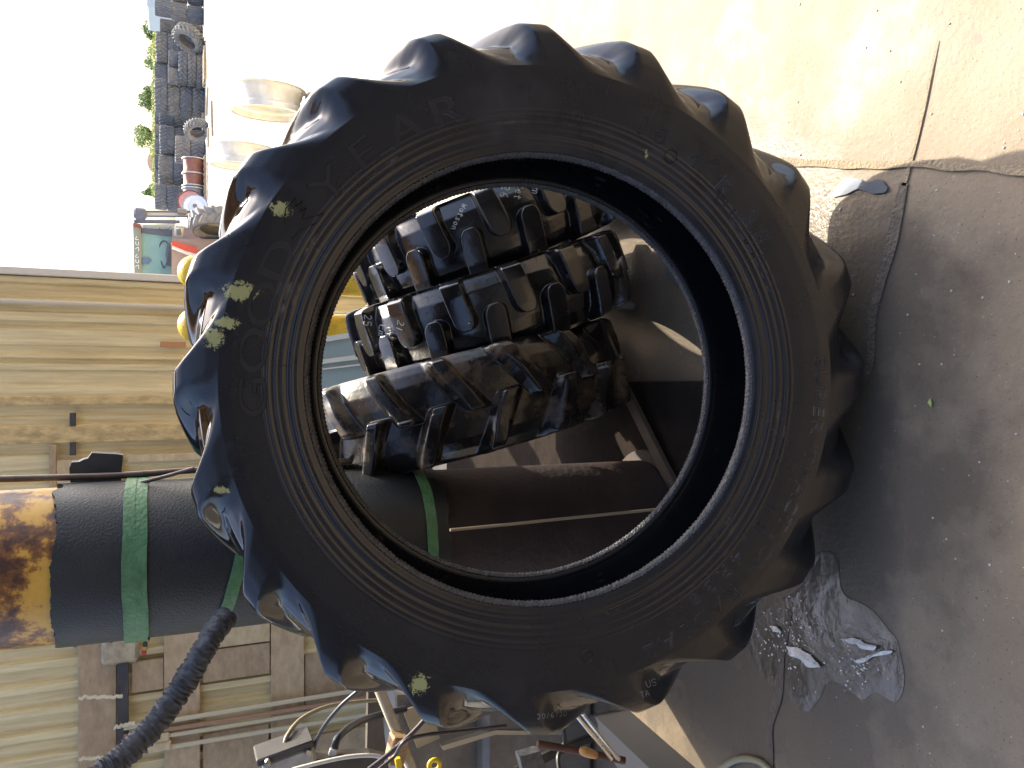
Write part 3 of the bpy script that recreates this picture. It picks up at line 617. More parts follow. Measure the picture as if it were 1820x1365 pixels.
# chalk handwriting, stuck to the rubber surfaces
FONT = {'E': [[(1, 1), (0, 1), (0, 0), (1, 0)], [(0, .5), (.8, .5)]], 'M': [[(0, 0), (.1, 1), (.5, .3), (.9, 1), (1, 0)]], 'm': [[(0, 0), (0, .6)], [(0, .5), (.25, .65), (.5, .5), (.5, 0)], [(.5, .5), (.75, .65), (1, .5), (1, 0)]],
        'S': [[(1, .85), (.6, 1), (.1, .8), (.3, .5), (.8, .4), (.9, .15), (.5, 0), (0, .1)]], 'e': [[(0, .35), (.8, .4), (.6, .65), (.1, .5), (.1, .15), (.5, 0), (.9, .1)]], 't': [[(.4, 1), (.4, .1), (.7, 0)], [(0, .65), (.9, .7)]],
        '1': [[(.5, 1), (.4, 0)]], '2': [[(0, .8), (.4, 1), (.8, .8), (.6, .45), (0, 0), (.9, .05)]], '6': [[(.8, 1), (.2, .6), (.1, .2), (.5, 0), (.9, .2), (.6, .45), (.2, .35)]], '0': [[(.5, 1), (.1, .7), (.1, .3), (.5, 0), (.9, .3), (.9, .7), (.5, 1)]],
        'W': [[(0, 1), (.2, 0), (.5, .7), (.8, 0), (1, 1)]], 'a': [[(.8, .6), (.3, .6), (.1, .3), (.3, 0), (.7, .1), (.8, .6), (.9, 0)]], 's': [[(.8, .6), (.3, .6), (.3, .35), (.7, .25), (.6, 0), (.1, .05)]], 'o': [[(.5, .6), (.1, .4), (.3, 0), (.8, .1), (.8, .5), (.5, .6)]],
        'n': [[(.1, 0), (.1, .6)], [(.1, .45), (.5, .65), (.8, .4), (.8, 0)]], 'U': [[(0, 1), (.1, .2), (.5, 0), (.9, .2), (1, 1)]], 'A': [[(0, 0), (.5, 1), (1, 0)], [(.2, .4), (.8, .4)]], '/': [[(.8, 1), (.2, 0)]], 'T': [[(0, 1), (1, 1)], [(.5, 1), (.5, 0)]], '5': [[(.9, 1), (.2, 1), (.2, .55), (.7, .6), (.8, .2), (.4, 0), (0, .1)]]}
chalk = mat('white_chalk_paint', (.42, .42, .39), .7)
chalk_faint = mat('faded_chalk_paint', (.16, .16, .15), .7)
def scribble(lines, target, parent, r=.0016, cm=None):
    """lines: (text, x, y, ux, uy, size) in photo pixels where writing starts, its direction and its height"""
    bv = BVHTree.FromObject(target, bpy.context.evaluated_depsgraph_get()); Mi = target.matrix_world.inverted(); mb = MB(); o0 = Mi @ CAM; c = 0
    for (s, x, y, ux, uy, sz) in lines:
        L_ = math.hypot(ux, uy); ux, uy = ux / L_, uy / L_; nx_, ny_ = uy, -ux      # 'up' of the letters = left-hand normal
        pen = 0
        for ch in s:
            if ch == ' ': pen += .6; continue
            for st in FONT[ch]:
                pts = smooth_pts([Vector((px, py, 0)) for px, py in st], 5); P3 = []
                for p in pts:
                    X = x + (ux * (pen + p.x * .62) + nx_ * p.y) * sz; Y = y + (uy * (pen + p.x * .62) + ny_ * p.y) * sz
                    d = (Mi.to_3x3() @ ray(X, Y)).normalized(); h = bv.ray_cast(o0, d)
                    if h[0] is None: continue
                    P3.append(h[0] + h[1] * .0006)
                if len(P3) > 1 and max((P3[i + 1] - P3[i]).length for i in range(len(P3) - 1)) < .04: mb.tube(P3, r, 5); c += 1
            pen += .85
    if c: mb.build('chalk_note', cm or chalk, parent)
scribble([('Em', 950, 322, -.25, 1, 14), ('Set', 920, 326, -.25, 1, 12), ('126', 895, 318, -.2, 1, 14), ('Watson', 822, 362, -.45, 1, 10)], oA, tA)
scribble([('210', 708, 570, -.3, 1, 12), ('Set', 692, 572, -.3, 1, 11), ('Em', 676, 578, -.25, 1, 12), ('25', 648, 560, -.1, 1, 13)], oB, tB)
scribble([('20/6/20', 956, 1278, 1, -.12, 9)], cas, tyre, .0008, chalk_faint); scribble([('US', 1150, 1222, 1, -.3, 12), ('TA', 1140, 1240, 1, -.3, 10)], cas, tyre, .0009, chalk_faint)

# ================================================================ YELLOW BOLLARDS, GLASS SHEET
yel = mat('yellow_bollard_paint', (.68, .46, .03), .45, (.45, .28, .02), 9, bump=.5, bscale=50)
for i, (yp, xt, Yb, r, lb) in enumerate(((482, 315, 4.25, .082, 'yellow round topped steel bollard beside the building corner, right of the other bollard'), (577, 315, 4.35, .085, 'yellow round topped steel bollard left of the other bollard, before the ribbed wall'))):
    p = at(xt, yp, Yb); t = empty('yellow_bollard', (p.x, Yb, 0)); tag(t, lb, 'bollard', 'yellow bollards by the building corner')
    mb = MB(); mb.lathe([(r, 0), (r, p.z - r * .9)] , n=40); mb.build('post', yel, t); mb = MB(); mb.lathe([(r * math.cos(a), p.z - r * .9 + r * .9 * math.sin(a)) for a in [k * math.pi / 20 for k in range(11)]], n=40); mb.build('domed_cap', yel, t, auto=80)
    mb = MB(); mb.lathe([(r + .0, 0.012), (r + .05, .012), (r + .05, 0)], n=32); mb.build('base_plate', rust, t)
gs = empty('glass_panel', at(640, 640, 3.4)); gs.location.z = 0; tag(gs, 'pale green-grey glazed door panel with cream trim leaning behind the tyres', 'glass panel')
glm = mat('green_grey_glass', (.33, .40, .36), .12, spec=.6)
Aq, Bq, Cq, Dq = at(500, 612, 3.45), at(500, 735, 3.45), at(800, 720, 3.25), at(800, 560, 3.25)
off = gs.location
def slab(q, th, name, m, lift=0):
    q = [p - off + Vector((0, -lift, 0)) for p in q]; vs = q + [p + Vector((0, th, 0)) for p in q]
    mesh(name, vs, [(0, 1, 2, 3), (7, 6, 5, 4), (0, 4, 5, 1), (1, 5, 6, 2), (2, 6, 7, 3), (3, 7, 4, 0)], m, gs)
slab([Aq, Bq, Cq, Dq], .01, 'glass', glm)
trim = mat('cream_trim', (.72, .68, .55), .35)
def lr(a, b2, t): return a.lerp(b2, t)
for t0, t1 in ((0, .07), (.30, .36), (.42, .44)): slab([lr(Aq, Bq, t0), lr(Aq, Bq, t1), lr(Dq, Cq, t1), lr(Dq, Cq, t0)], .012, 'trim_strip', trim, .012)

# ================================================================ MACHINE AND CLUTTER AT THE LOWER EDGE (left side of the place)
grimy = mat('grimy_grey_metal', (.20, .18, .15), .5, (.12, .105, .085), 8, bump=.2)
def quad(name, px, Y0, th, m, parent=None, label=None, cat=None, loc=None, ydep=None):
    Ys = ydep or [Y0] * len(px); P = [at(x, y, Y) for (x, y), Y in zip(px, Ys)]; base = Vector((0, 0, 0)) if parent is None else parent.location
    P = [p - base for p in P]; N = len(P); vs = P + [p + Vector((0, th, 0)) for p in P]
    o_ = mesh(name, vs, [tuple(range(N)), tuple(range(N, 2 * N))[::-1]] + [(i, N + i, N + (i + 1) % N, (i + 1) % N) for i in range(N)], m, parent)
    if label: tag(o_, label, cat)
    return o_
mc = empty('tyre_machine', (at(900, 1330, 2.6).x, 2.6, 0)); tag(mc, 'grimy grey tyre bench machine partly hidden behind the front tyre near the switch box', 'machine')
quad('end_plate', [(655, 1205), (672, 1212), (700, 1440), (650, 1440)], 2.75, .03, mat('brown_grey_plate', (.11, .09, .07), .5, (.07, .055, .045), 8), mc)
quad('side_panel', [(705, 1235), (990, 1240), (1010, 1300), (1005, 1440), (720, 1440)], 2.7, .03, grimy, mc)
quad('pale_plate', [(716, 1262), (765, 1250), (782, 1312), (742, 1330)], 2.66, .01, mat('pale_plywood', (.45, .36, .22), .6, (.36, .28, .17), 9), mc)
quad('table_edge', [(785, 1326), (880, 1298), (1000, 1300), (1000, 1306), (880, 1306), (788, 1334)], 2.62, .03, mat('edge_steel', (.4, .37, .3), .35, metal=.4), mc)
ml = mc.location
mb = MB(); mb.box(Vector((-.72, 2.42, .5)) - ml, (.26, .24, 1.0), bev=.02); mb.build('hidden_shade_block', darkmetal, mc)  # added block hidden behind the front tyre to shade the floor beside it
mb = MB(); mb.box(Vector((0, 0.25, .24)), (.62, .45, .46), bev=.02); mb.build('cabinet', grimy, mc)
mb = MB(); mb.beam(at(905, 1378, 2.35) - ml, at(1000, 1330, 2.45) - ml, .035, .02, .004); mb.beam(at(1000, 1330, 2.45) - ml, at(1080, 1300, 2.5) - ml, .03, .02, .004); mb.build('lever', darkmetal, mc)
# lit shaft with timber block
mb = MB(); mb.beam(at(668, 1210, 2.45), at(745, 1400, 2.35), .035, .03, .005); tag(mb.build('shaft_beam', mat('bright_beam', (.62, .56, .44), .25, (.45, .38, .26), 20)), 'bright cream steel beam catching sunlight below the front tyre, near the timber block', 'beam')
mb = MB(); mb.beam(at(672, 1215, 2.5), at(712, 1330, 2.42), .03, .02, .003); tag(mb.build('beam_rail', mat('orange_rust', (.40, .20, .07), .6, (.25, .11, .05), 20)), 'orange rusted rail running along the bright cream beam', 'rail')
mb = MB(); mb.box(at(705, 1330, 2.36), (.085, .06, .05), Matrix.Rotation(R_(12), 3, 'Y'), .004); tag(mb.build('timber_block', wood), 'small sawn timber block wedged beside the bright beam', 'timber block')
p = at(772, 1360, 2.2); mb = MB(); mb.lathe([(.016 + .007 * math.cos(a), .007 * math.sin(a)) for a in [k * math.pi / 5 for k in range(10)]], p, 28, Matrix.Rotation(R_(80), 3, 'X'), True)
tag(mb.build('ring_handle', mat('bright_yellow', (.75, .52, .02), .35)), 'small bright yellow ring handle at the lower edge of the photo', 'handle')
quad('yellow_clip', [(703, 1350), (712, 1348), (716, 1372), (706, 1374)], 2.2, .015, MATS['bright_yellow'], None, 'small yellow plastic clip beside the timber block', 'clip')
# switch box with glands
sb = empty('switch_box', at(512, 1345, 2.3)); sb.location.z -= .0; tag(sb, 'grey cast metal switch box with cable glands at the lower edge', 'switch box')
sl_ = sb.location; d = (at(545, 1318, 2.3) - at(470, 1345, 2.3)); ang = math.atan2(d.x, d.z)
Mx = Matrix.Rotation(ang, 3, 'Y')
mb = MB(); mb.box((0, 0, 0), (.05, .09, .145), Mx, .008); mb.build('housing', mat('cast_grey', (.40, .40, .36), .4, (.30, .29, .26), 30), sb)
mb = MB(); mb.box(Mx @ Vector((-.034, 0, -.006)), (.022, .1, .16), Mx, .004); mb.build('back_plate', darkmetal, sb)
for (x, y) in ((476, 1355), (548, 1338)): mb = MB(); mb.lathe([(0, .008), (.008, .006), (.010, 0), (.010, -.01)], at(x, y, 2.245) - sl_, 12, Matrix.Rotation(R_(90), 3, 'X')); mb.build('screw', steel, sb)
mb = MB(); mb.tube([at(504, 1340, 2.3) - sl_, at(505, 1322, 2.3) - sl_], .011, 10); mb.build('cable_gland', mat('blue_grey_plastic', (.06, .08, .14), .4), sb)
mb = MB(); mb.tube([at(590, 1352, 2.3) - sl_, at(594, 1330, 2.3) - sl_], [.016, .013], 12); mb.build('cable_gland', mat('white_plastic', (.6, .6, .57), .4), sb)
quad('cover_edge', [(545, 1352), (600, 1345), (660, 1342), (690, 1350), (690, 1420), (520, 1420)], 2.28, .05, darkmetal, sb)
cabs = [([(505, 1326, 2.3), (512, 1305, 2.32), (535, 1278, 2.4), (575, 1258, 2.5), (620, 1249, 2.6), (690, 1243, 2.65)], .0065, (.30, .27, .18), 'beige cable curving from the switch box gland towards the tyre'),
        ([(553, 1345, 2.3), (570, 1300, 2.25), (605, 1255, 2.2), (655, 1212, 2.15), (700, 1170, 2.1)], .0055, (.03, .03, .045), 'slim black twin cable rising from the switch box to the tyre'),
        ([(594, 1332, 2.3), (600, 1312, 2.32), (625, 1290, 2.4), (660, 1275, 2.5), (720, 1260, 2.6)], .0115, (.03, .04, .055), 'thick dark blue hose leaving the white gland beside the switch box'),
        ([(520, 1368, 2.2), (570, 1355, 2.18), (620, 1345, 2.16), (665, 1343, 2.14), (690, 1352, 2.12)], .006, (.62, .55, .45), 'pale dusty cable lying along the dark cover below the switch box'),
        ([(655, 1368, 2.1), (685, 1345, 2.1), (720, 1315, 2.1), (745, 1290, 2.1), (775, 1255, 2.1)], .007, (.07, .055, .06), 'dark cable crossing in front of the bright beam towards the tyre'),
        ([(668, 1372, 2.08), (700, 1345, 2.08), (730, 1312, 2.06), (830, 1298, 2.1), (900, 1290, 2.1)], .0055, (.06, .05, .05), 'thin dark cable bending sideways across the pale plate')]
for i, (pp, r, c, lb) in enumerate(cabs):
    mb = MB(); mb.tube(smooth_pts([at(*q) for q in pp], 8), r, 10); tag(mb.build('cable', mat('cable_sheath_%d' % i, c, .4)), lb, 'cable', 'cables around the switch box')
# chrome linkage, rusty handle, dark tray
mb = MB(); mb.beam(at(1022, 1268, 2.0), at(1088, 1350, 2.0), .012, .012, .003); mb.beam(at(1035, 1268, 1.98), at(1100, 1350, 1.96), .02, .012, .003)
tag(mb.build('linkage_bar', mat('polished_bar', (.6, .56, .48), .2, metal=.85)), 'polished double steel linkage bar catching the sun under the tyre', 'bar')
mb = MB(); mb.tube([at(955, 1322, 2.05), at(1030, 1335, 2.03), at(1110, 1352, 2.0)], .011, 12); tag(mb.build('rusty_pipe', rust), 'rust brown pipe crossing behind the linkage bar under the tyre', 'pipe')
mb = MB(); A, B = at(1030, 1333, 1.99), at(1062, 1343, 1.97); mb.tube([A.lerp(B, t) for t in (0, .08, .3, .7, .92, 1)], [.006, .011, .014, .013, .011, .006], 14); tag(mb.build('wooden_handle', mat('orange_wood', (.60, .28, .08), .5, (.45, .2, .06), 20)), 'short sunlit orange wooden handle on the rusty pipe', 'handle')
quad('dark_tray', [(925, 1345), (960, 1335), (985, 1400), (935, 1400)], 2.15, .04, mat('speckled_dark', (.035, .04, .05), .3, (.1, .1, .11), 60), None, 'small dark blue-grey speckled metal tray at the lower edge of the photo', 'tray')
mb = MB(); mb.tube(smooth_pts([at(1000, 1290, 2.1), at(1003, 1320, 2.1), at(992, 1345, 2.08), at(996, 1380, 2.05)], 6), .007, 8); tag(mb.build('bent_bar', darkmetal), 'bent black bar hanging above the rusty pipe', 'bar')
# dark board standing on the ground
gA, gB, gC, gD = gr(1118, 1262), gr(1090, 1262), gr(1215, 1420), gr(1260, 1385)
mb = MB(); vs = [gA, gB, gC, gD]; hh = .14; vs = [Vector((p.x, p.y, 0.001)) for p in vs] + [Vector((p.x, p.y, hh)) for p in vs]
tag(mesh('dark_beam', vs, [(3, 2, 1, 0), (4, 5, 6, 7), (0, 1, 5, 4), (1, 2, 6, 5), (2, 3, 7, 6), (3, 0, 4, 7)], mat('black_rail', (.02, .022, .03), .5)), 'long black square beam lying on the concrete left of the tyre foot', 'beam')
mb = MB(); mb.tube(smooth_pts([gr(1280, 1368, .01), gr(1310, 1350, .01), gr(1345, 1352, .01), gr(1370, 1372, .01), gr(1380, 1400, .01)], 6), .010, 10); tag(mb.build('floor_hose', mat('olive_hose', (.22, .20, .13), .35)), 'olive hose loop lying on the concrete at the lower edge', 'hose')
# slanting brown plank and thin rod leaning by the column foot
mb = MB(); mb.beam(at(1110, 690, 2.35), at(1205, 880, 2.05), .045, .02, .003); tag(mb.build('old_plank', mat('old_plank', (.05, .035, .025), .8, (.07, .05, .035), 18)), 'old brown plank slanting on the floor behind the tyre opening', 'plank')
mb = MB(); mb.tube([at(800, 942, 1.93), at(905, 932, 1.93), at(1000, 922, 1.94), at(1190, 903, 1.95)], .0042, 8); tag(mb.build('thin_rod', mat('tan_rod', (.30, .24, .16), .4)), 'thin tan rod standing against the rusty foot of the column', 'rod')
for i, (x, y, c) in enumerate(((1120, 822, (.75, .55, .03)), (1190, 862, (.6, .35, .2)))):
    p = gr(x, y); mb = MB(); rr = random.Random(i); pts = [(p.x + rr.uniform(-.02, .02), p.y + rr.uniform(-.012, .012), .01 + rr.uniform(0, .02)) for _ in range(7)]
    mb.add([*pts], [(0, 1, 2), (2, 3, 4), (4, 5, 6), (0, 3, 6), (1, 4, 5)]); tag(mb.build('litter_scrap', mat('scrap_%d' % i, c, .4)), ('crumpled yellow scrap of litter on the floor behind the tyre', 'crumpled tan scrap of litter on the floor by the plank')[i], 'litter')
mb = MB(); mb.box((-.36, 3.15, .006), (.74, 2.5, .012), bev=.004); tag(mb.build('painted_shade_sheet', mat('dark_shade_sheet', (.014, .011, .009), .95, (.022, .016, .013), 9, bump=.4, spec=.08)), 'dark sheet painted as shade on the floor between the worn tyre and the column', 'shade sheet')  # dark sheet puts the shade between tyre and column into the floor colour
gl = MB(); rr = random.Random(9)  # tiny pale chips painted in for glints on the wet ground
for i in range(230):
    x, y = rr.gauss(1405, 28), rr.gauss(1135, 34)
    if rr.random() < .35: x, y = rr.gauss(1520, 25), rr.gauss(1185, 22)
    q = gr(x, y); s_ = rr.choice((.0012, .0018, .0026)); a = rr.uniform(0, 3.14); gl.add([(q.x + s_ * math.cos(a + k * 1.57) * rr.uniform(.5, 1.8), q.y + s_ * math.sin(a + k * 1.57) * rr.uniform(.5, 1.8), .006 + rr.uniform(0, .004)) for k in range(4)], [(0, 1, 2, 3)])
tag(gl.build('painted_glint_specks', glintm, auto=None), 'sprinkle of tiny pale chips painted as glints on the concrete beside the tyre foot', 'crumbs', kind='stuff')
# leaf + pebbles on the near ground
p = gr(1658, 716); mb = MB(); mb.add([(p.x - .009, p.y, .006), (p.x, p.y - .005, .010), (p.x + .010, p.y + .002, .006), (p.x + .001, p.y + .007, .008)], [(0, 1, 2, 3)]); tag(mb.build('leaf', mat('leaf_green', (.35, .42, .12), .6)), 'small yellow-green leaf on the shaded concrete', 'leaf')
pm = mat('pebble', (.5, .47, .42), .5, (.3, .28, .25), 40)
peb = MB(); rr = random.Random(4)
for i in range(150):
    x, y = rr.uniform(1380, 1840), rr.uniform(-20, 1380); q = gr(x, y); s_ = rr.choice((.0008, .001, .0015, .0015, .003))
    peb.lathe([(0, s_ * .7), (s_ * .8, s_ * .45), (s_, 0)], (q.x, q.y, 0.001), 6, Matrix.Diagonal((rr.uniform(.7, 1.3), 1, 1)))
tag(peb.build('gravel_grit', pm), 'scattered pale grit and crumbs on the concrete', 'grit', kind='stuff')

# ================================================================ THE YARD
def yz(x, Y, y=300): return at(x, y, Y).z
yard_rub = [rubber('yard_rubber_%d' % i, c, .6, .8, dust=d_, dlo=.45, dhi=.7, dscale=2.5, bump=0) for i, (c, d_) in enumerate((((.14, .145, .16), (.26, .25, .23)), ((.17, .165, .165), (.36, .31, .23)), ((.11, .118, .14), (.18, .185, .20))))]  # greys lifted to paint in the glare over the distant yard, dust on top
def yard_mesh(R, hw, rb, nl, m, sl=16):
    a, b2, c, d = std_profiles(R, rb, hw, R * .10); return make_tyre_mesh('stacked_tyre', a, b2, c, d, nl, 264, 16, .40, R_(sl), m, edge=.12, reach=.05, sm=1, nside=6)
Y0 = 46.0
base = yard_mesh(.9, .33, .48, 22, yard_rub[0]); baseb = yard_mesh(.9, .33, .48, 22, yard_rub[1]); basec = yard_mesh(.9, .33, .48, 24, yard_rub[2]); bases = [base, baseb, basec]
POS = {0: 'bottom', 1: 'second', 2: 'third', 3: 'fourth', 4: 'fifth'}
def stack(y0, y1, xtop, n, Y, kinds, desc, xbase=None):
    """flat stack; photo y range gives the diameter, xtop its top height"""
    cY = Y; xa, xb = at(330, y1, cY).x, at(330, y0, cY).x; R = abs(xb - xa) / 2; zt = yz(xtop, cY, (y0 + y1) / 2); th = zt / n
    for i in range(n):
        me_ = bases[kinds[i % len(kinds)]]; o_ = link(bpy.data.objects.new('stacked_tyre', me_)); sx = R / .9; o_.scale = (sx, sx, th / .66 * 1.0)
        o_.location = ((xa + xb) / 2 + random.uniform(-.05, .05), cY + random.uniform(-.1, .1), th * (i + .5)); o_.rotation_euler = (0, 0, random.uniform(0, 6))
        pos = 'topmost' if i == n - 1 else POS[i]; tag(o_, '%s tyre of the %s' % (pos, desc), 'tyre', 'tyres stacked across the yard')
stack(148, 206, 275, 4, 46, [1, 0, 1, 0], 'tall straight four-tyre stack above the first silver rim')
stack(116, 150, 275, 4, 49.5, [0, 2, 0], 'narrow stack just right of the tall straight stack')
stack(95, 153, 317, 3, 45, [1, 1, 0], 'low wide stack in front, below the two small tyres')
stack(66, 118, 277, 4, 49, [0, 2, 0, 1], 'dark stack right of the two small tyres')
stack(40, 68, 284, 3, 49, [1, 0], 'narrow dark stack near the right end of the yard')
stack(8, 38, 275, 3, 47.5, [0, 1, 0], 'wide stack at the far right end of the yard')
stack(-32, 6, 278, 3, 47.5, [0, 1, 0], 'cut off stack at the very edge of the yard')
stack(205, 258, 283, 3, 48.5, [2, 2, 2], 'plain dark stack left of the tall straight stack')
stack(230, 282, 284, 3, 47.6, [0, 2, 0], 'stack behind the upright leaning tyre')
stack(279, 333, 282, 3, 47.6, [0, 0, 1], 'stack behind the row of red rims')
stack(332, 376, 275, 4, 47.0, [0, 0, 2], 'stack behind the tractor mast')
stack(245, 293, 311, 2, 44.5, [0, 1], 'low two-tyre pile right of the red rims')
for y0, y1, k in ((204, 226, 0), (226, 253, 1), (253, 280, 0), (280, 306, 2), (306, 331, 0)): stack(y0, y1, 275, 4, 53, [k], 'back row stack %s' % {204: 'just left of the tall straight stack', 226: 'behind the plain dark stack', 253: 'behind the upright leaning tyre', 280: 'right of the red rims backdrop', 306: 'left above the red rims'}[y0])
def small(x0, x1, y0, y1, Y, me_, lb, rot=None, sc=None, g='loose tyres in the yard'):
    p = at((x0 + x1) / 2, (y0 + y1) / 2, Y); R = abs(at(x0, y0, Y).z - at(x1, y0, Y).z) / 2; o_ = link(bpy.data.objects.new('loose_tyre', me_)); s_ = (sc or R) / .9; o_.scale = (s_,) * 3; o_.location = p; o_.rotation_euler = rot or (0, 0, 0); tag(o_, lb, 'tyre', g); return o_
o_ = small(300, 317, 92, 120, 45, base, 'small tyre on the low wide stack, right one of two', (0, 0, 1), .44); o_.scale.z *= 1.6
o_ = small(300, 317, 122, 150, 45, baseb, 'small tyre on the low wide stack, left one of two', (0, 0, 2), .44); o_.scale.z *= 1.6
small(310, 362, 46, 92, 44.5, baseb, 'brown tyre leaning steeply against the low wide stack', (0, R_(-62), R_(15)), .85)
small(328, 372, 208, 254, 41, baseb, 'upright brown dusty tyre leaning beside the rims', (R_(20), R_(78), R_(50)), .62)
small(333, 358, 352, 372, 43, base, 'small dark tyre standing behind the painted wheel discs', (0, R_(90), R_(90)), .4)
# rims
def rim(R, hw, m, name='rim'):
    prof = [(R, -hw), (R + .012, -hw + .004), (R + .012, -hw + .012), (R - .02, -hw + .02), (R - .028, -hw + .05), (R - .032, -hw * .5), (R - .055, -hw * .35), (R - .055, hw * .15), (R - .032, hw * .4), (R - .028, hw - .05), (R - .02, hw - .02), (R + .012, hw - .012), (R + .012, hw - .004), (R, hw)]
    inn_ = [(r - .012, z) for r, z in prof[::-1]]; mb = MB(); mb.lathe(prof + inn_, n=72, closed=True); return mb
silver = mat('silver_rim_paint', (.72, .72, .68), .4, (.58, .55, .48), 6, metal=.3)
for (x0, x1, yc, Y, hw, lb) in ((408, 540, 180, 9.9, .155, 'large silver steel rim standing on edge on the sunlit concrete, nearer one'), (372, 470, 278, 13.0, .16, 'silver steel rim standing on edge farther back, half hidden by the tyre')):
    R = abs(yz(x0, Y, yc) - 0) / 2; e = empty('steel_rim', (at((x0 + x1) / 2, yc, Y).x, Y, R), (0, R_(90), R_(-6))); tag(e, lb, 'rim', 'large silver rims on the yard concrete')
    rim(R - .012, hw, None).build('rim_barrel', silver, e, auto=35)
    mb = MB(); mb.lathe([(R - .11, -.02), (R - .11, .0), (R * .45, .02), (R * .42, .0)], n=60); mb.build('centre_disc', silver, e, auto=35)
reds = [mat('red_brown_rim', (.30, .10, .06), .5, (.2, .09, .06), 6), mat('grey_rim', (.2, .19, .2), .5)]
for i, (yc, lb) in enumerate(((297, 'red-brown rim standing in a row on pallets, rightmost'), (323, 'red-brown rim in the middle of the row on pallets'), (345, 'grey rim at the left end of the row of rims'))):
    e = empty('stored_rim', (at(340, yc, 42).x, 42, .62), (0, R_(90), 0)); tag(e, lb, 'rim', 'rims in a row by the stacks'); rim(.52, .40, None).build('rim_barrel', reds[i // 2], e, auto=35)
    for s_ in (-1, 1):
        mb = MB(); mb.lathe([(.535, s_ * .40), (.56, s_ * .40), (.56, s_ * .36), (.535, s_ * .36)], n=48, closed=True)
        mb.build('flange', mat('pale_flange', (.6, .58, .55), .4), e)
for i, (xc, yc, c, lb) in enumerate(((338, 359, (.45, .2, .18), 'round dull red wheel disc leaning behind the white one'), (347, 367, (.6, .62, .7), 'round white wheel disc with dark hub near the tractor'))):
    p = at(xc, yc, 36 - i); e = empty('wheel_disc', p, (R_(80), 0, R_(8))); tag(e, lb, 'wheel', 'painted wheel discs near the tractor'); mb = MB()
    mb.lathe([(.52, .05), (.52, -.03), (.46, .04), (.44, .05), (.3, .0), (.26, .02), (.14, .03), (.12, .06), (.0, .06)], n=48); mb.build('disc', mat('disc_%d' % i, c, .4), e, auto=35)
    mb = MB(); mb.lathe([(.09, .061), (.09, .08), (0, .08)], n=24); mb.build('hub', grimy, e)
# pallets and loose timber under the stacks
for i, (y0, y1, xp, lb) in enumerate(((283, 372, 359, 'long weathered pallet timbers under the row of rims'), (92, 150, 361, 'weathered pallet under the low wide stack'))):
    A, B = at(xp, y1, 42), at(xp, y0, 42); mb = MB(); z = .1
    for k in range(3): mb.beam((A.x, 41.2 + k * .6, z), (B.x, 41.2 + k * .6, z + .01), .12, .1)
    for k in range(9): xx = A.x + (B.x - A.x) * (k + .5) / 9; mb.box((xx, 41.8, z + .07), (.1, 1.4, .03))
    tag(mb.build('pallet', mat('sun_bleached_timber', (.42, .33, .22), .8, (.28, .2, .13), 6)), lb, 'pallet', 'pallets in the yard')
rr = random.Random(3)
for i in range(7):
    x, y = rr.uniform(352, 372), rr.uniform(176, 250); p = gr(x + 4, y, .12); L_ = rr.uniform(.6, 1.6); a = rr.uniform(-.6, .6)
    mb = MB(); mb.beam(p - Vector((math.cos(a), math.sin(a), rr.uniform(-.2, .2))) * L_ / 2, p + Vector((math.cos(a), math.sin(a), 0)) * L_ / 2, .12, .1, .01)
    tag(mb.build('broken_timber', MATS['sun_bleached_timber']), 'piece of brown broken timber in the pile below the stacks', 'timber', 'broken timbers in a pile below the stacks')

# trees and hedge behind the stacks
def leafcloud(mb, c, rad, n, sz, rnd):
    lobes = [(Vector(c) + Vector((rnd.uniform(-.6, .6) * rad[0], rnd.uniform(-.5, .5) * rad[1], rnd.uniform(-.45, .55) * rad[2])), rnd.uniform(.3, .55)) for _ in range(9)]
    for i in range(n):
        lc, lr_ = rnd.choice(lobes); d = Vector((rnd.gauss(0, 1), rnd.gauss(0, 1), rnd.gauss(0, 1))).normalized() * (rnd.random() ** .4) * lr_
        p = lc + Vector((d.x * rad[0], d.y * rad[1], d.z * rad[2])); a = Vector((rnd.gauss(0, 1), rnd.gauss(0, 1), rnd.gauss(0, 1))).normalized(); b2 = a.orthogonal().normalized(); s_ = sz * rnd.uniform(.6, 1.4)
        mb.add([p - a * s_, p - b2 * s_ * .6, p + a * s_, p + b2 * s_ * .6], [(0, 1, 2, 3)])
def leafmat(name, c):
    M = mat(name, c, .6, tuple(k * .6 for k in c), 1.5); b_ = M.node_tree.nodes['Principled BSDF']; b_.inputs['Transmission Weight'].default_value = 0; b_.inputs['Subsurface Weight'].default_value = 0; return M
lm = [leafmat('foliage_green', (.22, .32, .10)), leafmat('foliage_light', (.30, .40, .12)), leafmat('foliage_yellow', (.42, .46, .10))]
rnd = random.Random(11)
